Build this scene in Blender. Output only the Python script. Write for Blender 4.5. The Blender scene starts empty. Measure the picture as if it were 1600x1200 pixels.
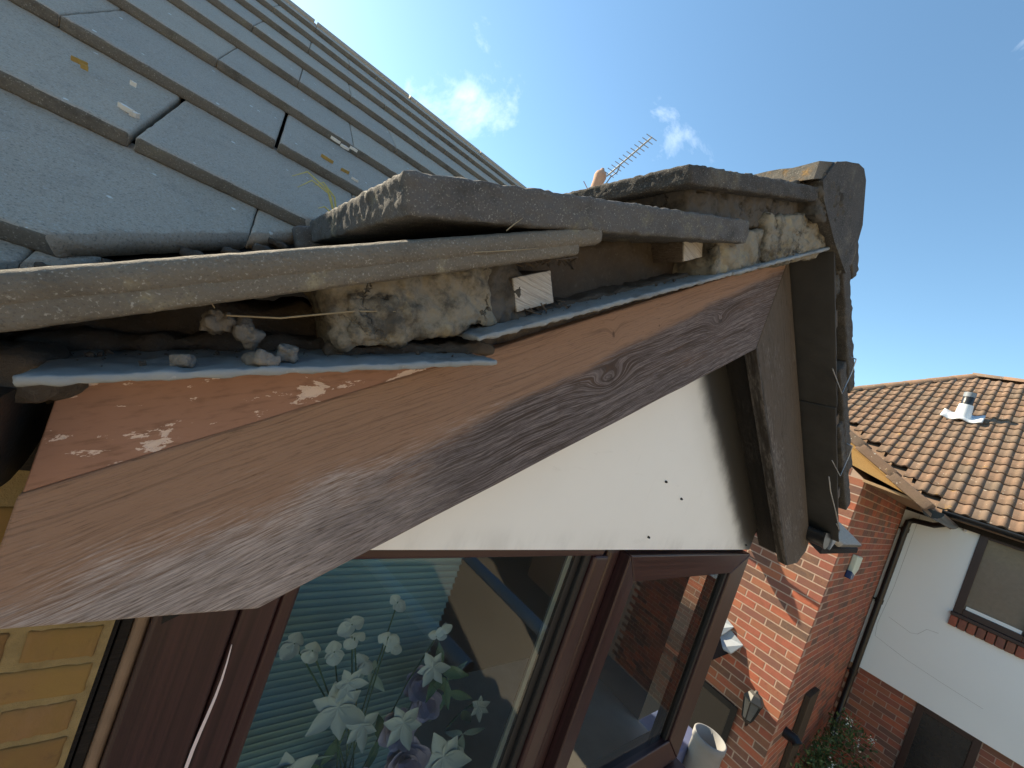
import bpy, bmesh, math, random
from mathutils import Vector, Matrix, noise as mnoise

# ------------------------------------------------------------------ camera, sky, sun, exposure
S = 0.33          # one unit = distance from the lens to the face of the bargeboard
H = 4.7           # lens height above the ground
scene = bpy.context.scene
COL = scene.collection

def cam_axes(yaw, pitch, roll):
    f = Vector((math.cos(pitch)*math.cos(yaw), math.cos(pitch)*math.sin(yaw), math.sin(pitch)))
    r0 = Vector((math.sin(yaw), -math.cos(yaw), 0)); u0 = r0.cross(f)
    c, s = math.cos(roll), math.sin(roll)
    return c*r0 + s*u0, -s*r0 + c*u0, f

cd = bpy.data.cameras.new('camera')
cam = bpy.data.objects.new('camera', cd); COL.objects.link(cam)
_r, _u, _f = cam_axes(math.radians(51.952), math.radians(-0.33), math.radians(19.644))
cam.matrix_world = Matrix(((_r.x, _u.x, -_f.x, 0), (_r.y, _u.y, -_f.y, 0), (_r.z, _u.z, -_f.z, H), (0, 0, 0, 1)))
cd.sensor_width = 36; cd.lens = 610.08/1600*36; cd.clip_start = 0.01; cd.clip_end = 2000
scene.camera = cam

SUN_DIR = Vector((-0.27, 0.80, 0.528)).normalized()
world = bpy.data.worlds.new('World'); scene.world = world; world.use_nodes = True
wt = world.node_tree; wt.nodes.clear()
sky = wt.nodes.new('ShaderNodeTexSky'); sky.sky_type = 'NISHITA'; sky.sun_disc = False
sky.sun_elevation = math.asin(SUN_DIR.z); sky.sun_rotation = math.atan2(SUN_DIR.x, SUN_DIR.y)
sky.altitude = 50; sky.air_density = 1.0; sky.dust_density = 0.2; sky.ozone_density = 1.2
bg = wt.nodes.new('ShaderNodeBackground'); bg.inputs['Strength'].default_value = 0.10
wo = wt.nodes.new('ShaderNodeOutputWorld')
tc = wt.nodes.new('ShaderNodeTexCoord')
mp = wt.nodes.new('ShaderNodeMapping'); mp.inputs['Scale'].default_value = (1, 1, 1.7); mp.inputs['Location'].default_value = (5.686, 6.693, 7.014)
nz = wt.nodes.new('ShaderNodeTexNoise'); nz.inputs['Scale'].default_value = 3.4; nz.inputs['Detail'].default_value = 9; nz.inputs['Roughness'].default_value = 0.62
nz.inputs['Distortion'].default_value = 0.4
cr = wt.nodes.new('ShaderNodeValToRGB'); cr.color_ramp.elements[0].position = 0.60; cr.color_ramp.elements[1].position = 0.92
cr.color_ramp.elements[1].color = (0.6, 0.6, 0.6, 1)
mx = wt.nodes.new('ShaderNodeMix'); mx.data_type = 'RGBA'; mx.inputs[7].default_value = (10.5, 10.8, 11.2, 1)
L = wt.links.new
L(tc.outputs['Generated'], mp.inputs['Vector']); L(mp.outputs['Vector'], nz.inputs['Vector']); L(nz.outputs['Fac'], cr.inputs['Fac'])
L(cr.outputs['Color'], mx.inputs[0]); tn = wt.nodes.new('ShaderNodeMix'); tn.data_type = 'RGBA'; tn.blend_type = 'MULTIPLY'; tn.inputs[0].default_value = 1.0; tn.inputs[7].default_value = (0.84, 1.0, 0.97, 1)
L(sky.outputs['Color'], tn.inputs[6]); L(tn.outputs[2], mx.inputs[6]); L(mx.outputs[2], bg.inputs['Color']); L(bg.outputs[0], wo.inputs[0])

sd = bpy.data.lights.new('sun', 'SUN'); sd.energy = 5.0; sd.angle = math.radians(0.53); sd.color = (1.0, 0.85, 0.62)
sun = bpy.data.objects.new('sun', sd); COL.objects.link(sun)
sun.rotation_euler = SUN_DIR.to_track_quat('Z', 'Y').to_euler()
vs = scene.view_settings
vs.view_transform = 'Standard'; vs.look = 'None'; vs.gamma = 1.0; vs.use_curve_mapping = False; vs.exposure = 1.45
scene.cycles.use_denoising = True
scene.cycles.max_bounces = 6; scene.cycles.transparent_max_bounces = 12

# ------------------------------------------------------------------ helpers: meshes and objects
R = random.Random(7)
def V(x, y, z): return Vector((x*S, y*S, H + z*S))          # units about the lens -> metres
def M(x, y, z): return Vector((x, y, H + z))                # metres about the lens -> metres

def link(name, me, mat=None, parent=None):
    o = bpy.data.objects.new(name, me); COL.objects.link(o)
    if mat is not None and me is not None and not me.materials: me.materials.append(mat)
    if parent is not None:
        o.parent = parent
        if parent.type == 'EMPTY': o.matrix_parent_inverse = Matrix.Translation(-parent.location)
    return o
def tag(o, label, cat, group=None):
    o['label'] = label; o['category'] = cat
    if group: o['group'] = group
    return o
def empty(name, loc, label, cat, group=None):
    o = bpy.data.objects.new(name, None); COL.objects.link(o); o.location = loc; o.empty_display_size = 0.1
    return tag(o, label, cat, group)

class MB:
    def __init__(self): self.v = []; self.f = []; self.smooth = []
    def add(self, verts, faces, smooth=False):
        b = len(self.v); self.v += [Vector(p) for p in verts]
        self.f += [[i + b for i in f] for f in faces]; self.smooth += [smooth]*len(faces)
    def quad(self, a, b, c, d): self.add([a, b, c, d], [(0, 1, 2, 3)])
    def hexa(self, p):      # p[0..3] bottom loop, p[4..7] top loop
        self.add(p, [(3, 2, 1, 0), (4, 5, 6, 7), (0, 1, 5, 4), (1, 2, 6, 5), (2, 3, 7, 6), (3, 0, 4, 7)])
    def box(self, a, b):
        x0, y0, z0 = a; x1, y1, z1 = b
        self.hexa([(x0, y0, z0), (x1, y0, z0), (x1, y1, z0), (x0, y1, z0), (x0, y0, z1), (x1, y0, z1), (x1, y1, z1), (x0, y1, z1)])
    def prism(self, poly, off):     # closed polygon loop extruded by off
        n = len(poly); off = Vector(off); p = [Vector(q) for q in poly]
        self.add(p + [q + off for q in p], [list(range(n))[::-1], [i + n for i in range(n)]] + [(i, (i + 1) % n, (i + 1) % n + n, i + n) for i in range(n)])
    def tube(self, pts, r, n=8, cap=True):
        pts = [Vector(p) for p in pts]; rs = r if isinstance(r, (list, tuple)) else [r]*len(pts)
        rings = []
        for i, p in enumerate(pts):
            d = (pts[min(i+1, len(pts)-1)] - pts[max(i-1, 0)]).normalized()
            a = d.orthogonal().normalized() if i == 0 else (a - d*a.dot(d)).normalized()
            b = d.cross(a)
            rings.append([p + rs[i]*(math.cos(2*math.pi*k/n)*a + math.sin(2*math.pi*k/n)*b) for k in range(n)])
        fs = [(i*n + k, i*n + (k+1) % n, (i+1)*n + (k+1) % n, (i+1)*n + k) for i in range(len(pts)-1) for k in range(n)]
        self.add([q for g in rings for q in g], fs, True)
        if cap: self.add(rings[0], [list(range(n))[::-1]]); self.add(rings[-1], [list(range(n))])
    def rbox(self, mtx, dims, r, seg, amp=0, freq=10, seed=0, smooth=True, detail=0.5, crag=0.0):
        h = [d/2 for d in dims]
        def ax(hh, n):
            rr = min(r, hh*0.98); L_ = [-hh, -hh + rr*0.3, -hh + rr]
            L_ += [-hh + rr + (2*hh - 2*rr)*i/n for i in range(1, n)]
            return L_ + [hh - rr, hh - rr*0.3, hh]
        A = [ax(h[i], seg[i]) for i in range(3)]; N = [len(a) for a in A]
        idx = {}; vs_ = []
        def vert(i, j, k):
            if (i, j, k) in idx: return idx[(i, j, k)]
            q = Vector((A[0][i], A[1][j], A[2][k]))
            c = Vector([max(-h[t] + min(r, h[t]*.98), min(h[t] - min(r, h[t]*.98), q[t])) for t in range(3)])
            n = (q - c); n = n.normalized() if n.length > 1e-9 else Vector((0, 0, 1))
            p = c + n*min(r, min(h)*0.98)
            w = mtx @ p
            if amp:
                s_ = w*freq + Vector((seed*3.1, seed*1.7, seed))
                w = w + (mtx.to_3x3() @ n).normalized()*amp*(mnoise.noise(s_) + detail*mnoise.noise(s_*2.7) + detail*0.5*mnoise.noise(s_*7.0))
            if crag:
                dd = mnoise.voronoi(w*48 + Vector((seed, seed*2, 0)))[0]; d2 = mnoise.voronoi(w*210 + Vector((seed, 3, seed)))[0]
                w = w + (mtx.to_3x3() @ n).normalized()*crag*(min((dd[1]-dd[0])*2.5, 0.75) - 0.5 + 0.35*min((d2[1]-d2[0])*2.5, 0.75))
            idx[(i, j, k)] = len(vs_); vs_.append(w); return idx[(i, j, k)]
        fs = []
        for a, b, c in ((0, 1, 2), (1, 2, 0), (2, 0, 1)):
            for side in (0, N[a]-1):
                for i in range(N[b]-1):
                    for j in range(N[c]-1):
                        q = []
                        for di, dj in ((0, 0), (1, 0), (1, 1), (0, 1)):
                            t = [0, 0, 0]; t[a] = side; t[b] = i+di; t[c] = j+dj; q.append(vert(*t))
                        fs.append(q if side else q[::-1])
        self.add(vs_, fs, smooth)
    def mesh(self, name):
        me = bpy.data.meshes.new(name); me.from_pydata([tuple(p) for p in self.v], [], self.f)
        me.polygons.foreach_set('use_smooth', self.smooth); me.validate(); me.update(); return me
    def build(self, name, mat, parent=None, bevel=0, seg=2):
        o = link(name, self.mesh(name), mat, parent)
        if bevel:
            b = o.modifiers.new('bevel', 'BEVEL'); b.width = bevel; b.segments = seg; b.limit_method = 'ANGLE'; b.angle_limit = math.radians(30)
        return o

def frame(o, x, y, z):      # matrix from origin and three axes
    return Matrix(((x[0], y[0], z[0], o[0]), (x[1], y[1], z[1], o[1]), (x[2], y[2], z[2], o[2]), (0, 0, 0, 1)))
def cut(me, co, no):        # drop everything on the +no side, close the hole
    bm = bmesh.new(); bm.from_mesh(me)
    g = bmesh.ops.bisect_plane(bm, geom=bm.verts[:] + bm.edges[:] + bm.faces[:], plane_co=co, plane_no=no, clear_outer=True)
    e = [x for x in g['geom_cut'] if isinstance(x, bmesh.types.BMEdge)]
    if e: bmesh.ops.holes_fill(bm, edges=e, sides=0)
    n = len(bm.faces); bm.to_mesh(me); bm.free(); me.update(); return n

# ------------------------------------------------------------------ helpers: materials
class G:
    def __init__(self, name):
        self.m = bpy.data.materials.new(name); self.m.use_nodes = True; self.t = self.m.node_tree; self.t.nodes.clear()
        self.out = self.n('ShaderNodeOutputMaterial'); self._c = None
    def n(self, k): return self.t.nodes.new(k)
    def put(self, s, v):
        if isinstance(v, bpy.types.NodeSocket): self.t.links.new(v, s)
        else: s.default_value = v
    def co(self):
        if self._c is None: self._c = self.n('ShaderNodeTexCoord').outputs['Object']
        return self._c
    def vm(self, v, scale=(1, 1, 1), loc=(0, 0, 0), rot=(0, 0, 0)):
        m = self.n('ShaderNodeMapping'); self.put(m.inputs[0], v); m.inputs['Scale'].default_value = scale; m.inputs['Location'].default_value = loc
        m.inputs['Rotation'].default_value = rot; return m.outputs[0]
    def noise(self, v, s, d=4, r=0.55, dist=0):
        m = self.n('ShaderNodeTexNoise'); self.put(m.inputs['Vector'], v); self.put(m.inputs['Scale'], s); m.inputs['Detail'].default_value = d
        m.inputs['Roughness'].default_value = r; m.inputs['Distortion'].default_value = dist; return m.outputs['Fac']
    def vor(self, v, s, f='F1', feat=None):
        m = self.n('ShaderNodeTexVoronoi'); self.put(m.inputs['Vector'], v); m.inputs['Scale'].default_value = s
        m.feature = f; return m.outputs['Distance']
    def ma(self, op, a, b=0.0, c=0.0, clamp=False):
        m = self.n('ShaderNodeMath'); m.operation = op; m.use_clamp = clamp; self.put(m.inputs[0], a); self.put(m.inputs[1], b); self.put(m.inputs[2], c); return m.outputs[0]
    def sep(self, v):
        m = self.n('ShaderNodeSeparateXYZ'); self.put(m.inputs[0], v); return m.outputs
    def comb(self, x, y, z):
        m = self.n('ShaderNodeCombineXYZ'); self.put(m.inputs[0], x); self.put(m.inputs[1], y); self.put(m.inputs[2], z); return m.outputs[0]
    def step(self, f, a, b):
        m = self.n('ShaderNodeMapRange'); m.interpolation_type = 'SMOOTHSTEP'; self.put(m.inputs[0], f); self.put(m.inputs[1], a); self.put(m.inputs[2], b); return m.outputs[0]
    def mix(self, f, a, b, mode='MIX'):
        m = self.n('ShaderNodeMix'); m.data_type = 'RGBA'; m.blend_type = mode; self.put(m.inputs[0], f)
        for s_, v in ((m.inputs[6], a), (m.inputs[7], b)):
            self.put(s_, v if isinstance(v, bpy.types.NodeSocket) else (*v, 1))
        return m.outputs[2]
    def ramp(self, f, stops):
        m = self.n('ShaderNodeValToRGB'); e = m.color_ramp.elements; self.put(m.inputs[0], f)
        while len(e) < len(stops): e.new(0.5)
        for i, (p, c) in enumerate(stops): e[i].position = p; e[i].color = (*c, 1)
        return m.outputs[0]
    def bump(self, h, st=0.5, d=0.002, prev=None):
        m = self.n('ShaderNodeBump'); self.put(m.inputs['Height'], h); m.inputs['Strength'].default_value = st; m.inputs['Distance'].default_value = d
        if prev is not None: self.put(m.inputs['Normal'], prev)
        return m.outputs[0]
    def rnd(self):
        a = self.n('ShaderNodeObjectInfo').outputs['Random']; b = self.n('ShaderNodeNewGeometry').outputs['Random Per Island']
        return self.ma('FRACT', self.ma('ADD', a, b))
    def done(self, col, rough=0.8, normal=None, spec=0.3, metal=0.0, trans=0.0):
        p = self.n('ShaderNodeBsdfPrincipled'); self.put(p.inputs['Base Color'], col if isinstance(col, bpy.types.NodeSocket) else (*col, 1))
        self.put(p.inputs['Roughness'], rough); p.inputs['Specular IOR Level'].default_value = spec; p.inputs['Metallic'].default_value = metal
        p.inputs['Transmission Weight'].default_value = trans
        if normal is not None: self.put(p.inputs['Normal'], normal)
        self.t.links.new(p.outputs[0], self.out.inputs[0]); return self.m

def plain(name, col, rough=0.6, spec=0.3, metal=0.0, vary=0.25, scale=12, bump=0.0):
    g = G(name); n = g.noise(g.co(), scale, 5, 0.6)
    c = g.mix(n, [x*(1-vary) for x in col], [min(1, x*(1+vary)) for x in col])
    nb = g.bump(g.noise(g.co(), scale*14, 4, 0.6), 0.5, bump) if bump else None
    return g.done(c, rough, nb, spec, metal)

def concrete(name, a, b, grit=(0.5, 0.5, 0.46), lichen=(0.25, 0.23, 0.15), lich=0.5, black=0.5, rough=0.9, gs=640, bd=0.0012):
    g = G(name); o = g.co()
    c = g.mix(g.noise(o, 9, 6, 0.65), a, b)
    c = g.mix(g.ma('MULTIPLY', g.step(g.noise(g.vm(o, (1, 1, 1), (3, 1, 7)), 24, 5, 0.7), 0.52, 0.72), lich), c, lichen)
    c = g.mix(g.ma('MULTIPLY', g.step(g.noise(g.vm(o, (1, 1, 1), (9, 4, 2)), 15, 6, 0.7), 0.5, 0.7), black), c, (0.02, 0.02, 0.02))
    gr = g.noise(o, gs, 2, 0.6)
    c = g.mix(g.ma('MULTIPLY', g.step(gr, 0.58, 0.74), 0.40), c, grit)
    c = g.mix(g.ma('MULTIPLY', g.step(gr, 0.42, 0.30), 0.35), c, [x*0.4 for x in a])
    n1 = g.bump(g.noise(o, gs*0.45, 5, 0.7), 0.8, bd)
    n2 = g.bump(g.noise(o, 60, 5, 0.65), 0.5, bd*2.2, n1)
    return g.done(c, rough, n2, 0.25)

def wood(name, brown, grey, dark, knots=(), greymask=None, darkmask=None, gscale=1.0, brown2=None, fscale=760.0):
    """weathered softwood; local x runs along the grain, z across the face"""
    g = G(name); o = g.co(); x, y, z = g.sep(o)
    zz = z
    ring = None
    for kx, kz, amp, sx, sz in knots:
        e = g.ma('ADD', g.ma('POWER', g.ma('DIVIDE', g.ma('SUBTRACT', x, kx), sx), 2), g.ma('POWER', g.ma('DIVIDE', g.ma('SUBTRACT', z, kz), sz), 2))
        b = g.ma('POWER', 2.718, g.ma('MULTIPLY', e, -1.0))
        zz = g.ma('ADD', zz, g.ma('MULTIPLY', b, amp))
        core = g.step(g.ma('ADD', e, g.ma('MULTIPLY', g.noise(o, 90, 4, 0.7), 0.3)), 0.24, 0.13)
        ring = core if ring is None else g.ma('MAXIMUM', ring, core)
    w = g.noise(g.comb(g.ma('MULTIPLY', x, 3.0), y, g.ma('MULTIPLY', z, 9.0)), 2.0, 3, 0.5)
    zw = g.ma('ADD', zz, g.ma('MULTIPLY', w, 0.02))
    vec = g.comb(g.ma('MULTIPLY', x, 4.0), g.ma('MULTIPLY', y, 60), g.ma('MULTIPLY', zw, 330.0*gscale))
    gr = g.noise(vec, 1.6, 4, 0.6)                      # broad rings
    fi = g.noise(g.comb(g.ma('MULTIPLY', x, 42.0), g.ma('MULTIPLY', y, 200), g.ma('MULTIPLY', zw, fscale)), 1.0, 5, 0.75)   # fine fibres
    big = g.noise(g.comb(g.ma('MULTIPLY', x, 1.6), y, g.ma('MULTIPLY', z, 5.0)), 3.0, 5, 0.65)
    c = g.mix(big, brown, brown2 or [k*0.72 for k in brown])
    gm = g.ma('ADD', greymask(g, x, z) if greymask else 0.3, g.ma('MULTIPLY', g.ma('SUBTRACT', big, 0.5), 1.6))
    gm = g.ma('ADD', gm, g.ma('MULTIPLY', g.ma('SUBTRACT', fi, 0.5), 1.3))
    fc = g.step(fi, 0.34, 0.66); gc = g.step(gr, 0.36, 0.62)
    c = g.mix(g.step(gm, 0.30, 0.80), c, g.mix(fc, [k*0.45 for k in grey], [k*1.15 for k in grey]))
    if darkmask:
        dm = g.ma('ADD', darkmask(g, x, z), g.ma('MULTIPLY', g.ma('SUBTRACT', big, 0.5), 1.3))
        dm = g.ma('ADD', dm, g.ma('MULTIPLY', g.ma('SUBTRACT', gr, 0.5), 1.1))
        c = g.mix(g.ma('MULTIPLY', g.step(dm, 0.25, 0.85), 0.93), c, g.mix(g.ma('MULTIPLY', gc, g.ma('ADD', 0.35, fc)), [k*0.55 for k in dark], [k*5.0 for k in dark]))
    lines = g.step(gr, 0.50, 0.36)
    c = g.mix(g.ma('MULTIPLY', lines, 0.40), c, [k*0.35 for k in brown])
    c = g.mix(g.ma('MULTIPLY', g.step(fi, 0.46, 0.33), 0.6), c, [k*0.30 for k in brown])
    if ring is not None: c = g.mix(g.ma('MULTIPLY', ring, 0.6), c, (0.03, 0.020, 0.015))
    h = g.ma('ADD', g.ma('MULTIPLY', gr, 1.0), g.ma('MULTIPLY', fi, 0.45))
    nb = g.bump(h, 0.9, 0.0016); nb = g.bump(g.noise(o, 30, 4, 0.6), 0.3, 0.002, nb)
    return g.done(c, 0.82, nb, 0.25)

def brick_mat(name, stops, mortarish=0.15, rough=0.9, lum=1.0):
    g = G(name); o = g.co(); r = g.rnd()
    c = g.ramp(r, stops)
    ov = g.vm(o, (1, 1, 1)); off = g.comb(g.ma('MULTIPLY', r, 37.0), g.ma('MULTIPLY', r, 11.0), g.ma('MULTIPLY', r, 23.0))
    va = g.n('ShaderNodeVectorMath'); g.put(va.inputs[0], ov); g.put(va.inputs[1], off)
    v = va.outputs[0]
    n = g.noise(v, 14, 6, 0.7)
    c = g.mix(g.ma('MULTIPLY', g.step(n, 0.35, 0.75), 0.5), c, g.mix(r, (0.12, 0.05, 0.03), (0.28, 0.16, 0.09)))
    c = g.mix(g.ma('MULTIPLY', g.step(g.noise(v, 40, 5, 0.7), 0.56, 0.75), 0.45), c, (0.05, 0.03, 0.025))
    nb = g.bump(g.noise(v, 130, 5, 0.7), 0.5, 0.0012)
    return g.done(c, rough, nb, 0.2)

MAT = {}
def grey_left(g, x, z):     # bleached towards the lower edge and the foot of the board
    a = g.ma('MULTIPLY', z, -9.0); b = g.ma('MULTIPLY', x, -0.55)
    return g.ma('ADD', g.ma('ADD', a, b), 0.86)
def dark_left(g, x, z):     # black weathering near the apex, lower two thirds
    a = g.step(x, -1.02, -0.52); lim = g.ma('ADD', 0.128, g.ma('MULTIPLY', x, 0.072)); b = g.step(g.ma('SUBTRACT', z, lim), 0.020, -0.012)
    return g.ma('ADD', g.ma('MULTIPLY', g.ma('MULTIPLY', a, b), 1.0), -0.10)
MAT['board_left'] = wood('weathered_board_left', (0.245, 0.150, 0.105), (0.36, 0.305, 0.285), (0.036, 0.030, 0.030),
    knots=((-0.405, 0.066, 0.024, 0.035, 0.017), (-0.135, 0.085, 0.016, 0.028, 0.012), (-0.395, 0.125, 0.010, 0.010, 0.020), (-0.30, 0.115, 0.006, 0.008, 0.008)),
    greymask=grey_left, darkmask=dark_left, brown2=(0.30, 0.19, 0.13))
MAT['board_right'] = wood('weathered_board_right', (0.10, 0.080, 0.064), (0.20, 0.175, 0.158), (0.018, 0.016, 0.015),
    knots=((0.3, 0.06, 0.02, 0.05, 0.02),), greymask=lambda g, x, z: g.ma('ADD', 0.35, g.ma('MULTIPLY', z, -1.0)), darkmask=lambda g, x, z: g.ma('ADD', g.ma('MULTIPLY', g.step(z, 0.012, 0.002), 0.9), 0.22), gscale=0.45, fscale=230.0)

def filler_mat():
    g = G('flaked_brown_paint'); o = g.co()
    c = g.mix(g.noise(o, 22, 5, 0.6), (0.23, 0.125, 0.085), (0.31, 0.175, 0.125))
    fl = g.noise(g.vm(o, (9, 1, 26)), 2.2, 6, 0.72, 0.3)
    c = g.mix(g.step(g.noise(g.vm(o, (30, 1, 160)), 1.5, 4, 0.6), 0.48, 0.70), c, (0.20, 0.11, 0.075))
    c = g.mix(g.step(fl, 0.585, 0.610), c, (0.60, 0.48, 0.42))
    nb = g.bump(g.step(fl, 0.62, 0.645), 0.6, -0.0008); nb = g.bump(g.noise(g.vm(o, (20, 1, 90)), 3, 4, 0.6), 0.35, 0.001, nb)
    return g.done(c, 0.75, nb, 0.3)
MAT['filler'] = filler_mat()

MAT['tile'] = concrete('dormer_tile_concrete', (0.072, 0.070, 0.071), (0.122, 0.118, 0.116), lich=0.5, black=0.5)
MAT['tile_dark'] = concrete('blackened_tile', (0.042, 0.040, 0.040), (0.085, 0.080, 0.076), lichen=(0.17, 0.155, 0.12), lich=0.5, black=0.6, bd=0.0022)
MAT['tile_old'] = concrete('verge_tile_mossy', (0.112, 0.098, 0.082), (0.182, 0.162, 0.132), lichen=(0.34, 0.30, 0.19), lich=0.8, black=0.35, bd=0.0018)
MAT['ridge'] = concrete('ridge_tile_concrete', (0.17, 0.15, 0.12), (0.10, 0.095, 0.09), lichen=(0.36, 0.19, 0.035), lich=0.9, black=0.5, bd=0.0025)
def roof_tile_mat():
    g = G('main_roof_concrete'); o = g.co(); r = g.rnd()
    c = g.mix(g.noise(o, 7, 6, 0.65), (0.345, 0.290, 0.225), (0.43, 0.37, 0.295))
    c = g.mix(g.ma('MULTIPLY', g.step(g.noise(o, 28, 6, 0.75), 0.50, 0.72), 0.35), c, (0.17, 0.15, 0.125))
    c = g.mix(g.ma('MULTIPLY', r, 0.25), c, (0.20, 0.20, 0.20))
    gr = g.noise(o, 420, 3, 0.7)
    c = g.mix(g.ma('MULTIPLY', g.step(gr, 0.54, 0.68), 0.55), c, (0.44, 0.43, 0.41))
    c = g.mix(g.ma('MULTIPLY', g.step(gr, 0.46, 0.34), 0.55), c, (0.10, 0.10, 0.10))
    sp = g.vor(g.vm(o, (1, 1, 1), (2.2, 5.1, 0.3)), 26)
    c = g.mix(g.ma('MULTIPLY', g.step(g.ma('ADD', sp, g.ma('MULTIPLY', g.noise(o, 300, 3), 0.10)), 0.125, 0.105), 0.9), c, (0.62, 0.62, 0.58))
    nb = g.bump(g.noise(o, 520, 5, 0.7), 0.8, 0.0014); nb = g.bump(g.noise(o, 45, 5, 0.6), 0.4, 0.003, nb)
    return g.done(c, 0.8, nb, 0.15)
MAT['roof'] = roof_tile_mat()
MAT['nose'] = concrete('roof_tile_nose_dark', (0.10, 0.093, 0.082), (0.16, 0.148, 0.13), lich=0.3, black=0.5)
def slate_mat():
    g = G('undercloak_slate'); o = g.co()
    c = g.mix(g.noise(g.vm(o, (3, 9, 3)), 6, 6, 0.65), (0.175, 0.188, 0.195), (0.265, 0.28, 0.285))
    c = g.mix(g.ma('MULTIPLY', g.step(g.noise(o, 20, 6, 0.72), 0.50, 0.66), 0.6), c, (0.12, 0.112, 0.105))
    c = g.mix(g.ma('MULTIPLY', g.step(g.noise(o, 300, 3, 0.6), 0.60, 0.72), 0.5), c, (0.36, 0.35, 0.33))
    nb = g.bump(g.noise(o, 90, 5, 0.65), 0.4, 0.001)
    return g.done(c, 0.7, nb, 0.35)
MAT['slate'] = slate_mat()
def mortar_mat(name, a, b, blk, yel=0.45):
    g = G(name); o = g.co()
    c = g.mix(g.noise(o, 26, 6, 0.7), a, b)
    c = g.mix(g.ma('MULTIPLY', g.step(g.noise(g.vm(o, (1, 1, 1), (4, 2, 8)), 19, 6, 0.7), 0.47, 0.64), blk), c, (0.035, 0.033, 0.03))
    c = g.mix(g.ma('MULTIPLY', g.step(g.noise(g.vm(o, (1, 1, 1), (1, 7, 8)), 34, 4, 0.6), 0.54, 0.68), yel), c, (0.36, 0.30, 0.17))
    cr_ = g.vor(g.comb(*[g.ma('ADD', s_, g.ma('MULTIPLY', g.noise(g.vm(o, (1, 1, 1), (i_*3, 0, 0)), 45, 4, 0.65), 0.05)) for i_, s_ in enumerate(g.sep(o))]), 15, 'DISTANCE_TO_EDGE')
    ck = g.ma('MULTIPLY', g.step(cr_, 0.030, 0.0), g.step(g.noise(o, 17, 3), 0.44, 0.60))
    c = g.mix(g.ma('MULTIPLY', ck, 0.8), c, (0.03, 0.025, 0.02))
    nb = g.bump(ck, 0.8, -0.003); nb = g.bump(g.noise(o, 260, 5, 0.7), 0.7, 0.002, nb); nb = g.bump(g.noise(o, 48, 4, 0.6), 0.6, 0.006, nb)
    return g.done(c, 0.95, nb, 0.15)
MAT['mortar'] = mortar_mat('verge_mortar', (0.165, 0.152, 0.126), (0.265, 0.242, 0.196), 0.8, 0.3)
MAT['mortar_dark'] = mortar_mat('ridge_end_mortar', (0.06, 0.056, 0.052), (0.12, 0.11, 0.098), 0.85, 0.0)
def dirt_mat():
    g = G('verge_dirt'); o = g.co()
    c = g.mix(g.noise(o, 40, 6, 0.7), (0.075, 0.062, 0.052), (0.165, 0.14, 0.118))
    c = g.mix(g.ma('MULTIPLY', g.step(g.noise(o, 150, 4, 0.65), 0.58, 0.70), 0.5), c, (0.19, 0.17, 0.15))
    nb = g.bump(g.noise(o, 160, 6, 0.75), 1.0, 0.006)
    return g.done(c, 1.0, nb, 0.05)
MAT['dirt'] = dirt_mat()
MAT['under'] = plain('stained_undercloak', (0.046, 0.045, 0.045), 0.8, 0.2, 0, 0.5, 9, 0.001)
MAT['stone'] = plain('mortar_fragment', (0.17, 0.158, 0.142), 0.95, 0.1, 0, 0.4, 60, 0.003)
MAT['batten_end'] = wood('batten_end_grain', (0.46, 0.43, 0.39), (0.62, 0.60, 0.57), (0.05, 0.05, 0.05))
MAT['batten'] = wood('batten_side', (0.12, 0.095, 0.075), (0.17, 0.145, 0.125), (0.02, 0.02, 0.02))
MAT['black'] = plain('black_plastic', (0.012, 0.013, 0.015), 0.35, 0.4, 0, 0.4, 20, 0.0006)
MAT['felt'] = plain('roof_felt', (0.018, 0.017, 0.017), 0.9, 0.15, 0, 0.4, 30, 0.002)
MAT['lead'] = plain('lead_grey', (0.17, 0.19, 0.215), 0.5, 0.5, 0, 0.35, 14, 0.001)
MAT['steel'] = plain('galvanised_wire', (0.42, 0.43, 0.44), 0.4, 0.5, 0.8, 0.2, 40)
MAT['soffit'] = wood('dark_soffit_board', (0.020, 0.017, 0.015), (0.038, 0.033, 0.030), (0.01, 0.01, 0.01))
def upvc_mat():
    g = G('mahogany_foil'); o = g.co()
    st = g.noise(g.vm(o, (190, 190, 1.3)), 1.0, 4, 0.6)
    c = g.mix(g.step(st, 0.3, 0.75), (0.018, 0.0065, 0.007), (0.042, 0.0145, 0.0155))
    c = g.mix(g.ma('MULTIPLY', g.step(g.noise(g.vm(o, (420, 420, 3)), 1.0, 3, 0.6), 0.55, 0.7), 0.5), c, (0.011, 0.0045, 0.005))
    nb = g.bump(g.noise(g.vm(o, (500, 500, 8)), 1, 3), 0.25, 0.0003)
    return g.done(c, g.ma('ADD', 0.30, g.ma('MULTIPLY', st, 0.2)), nb, 0.45)
MAT['upvc'] = upvc_mat()
def upvc_h_mat():
    g = G('mahogany_foil_rail'); o = g.co()
    st = g.noise(g.vm(o, (1.3, 190, 190)), 1.0, 4, 0.6)
    c = g.mix(g.step(st, 0.3, 0.75), (0.020, 0.0072, 0.0078), (0.046, 0.016, 0.017))
    nb = g.bump(g.noise(g.vm(o, (8, 500, 500)), 1, 3), 0.25, 0.0003)
    return g.done(c, g.ma('ADD', 0.28, g.ma('MULTIPLY', st, 0.2)), nb, 0.45)
MAT['upvc_h'] = upvc_h_mat()
MAT['gasket'] = plain('rubber_gasket', (0.012, 0.012, 0.013), 0.5, 0.3)
MAT['sealant'] = plain('brown_sealant', (0.20, 0.135, 0.09), 0.6, 0.3, 0, 0.3, 40, 0.001)
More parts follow.
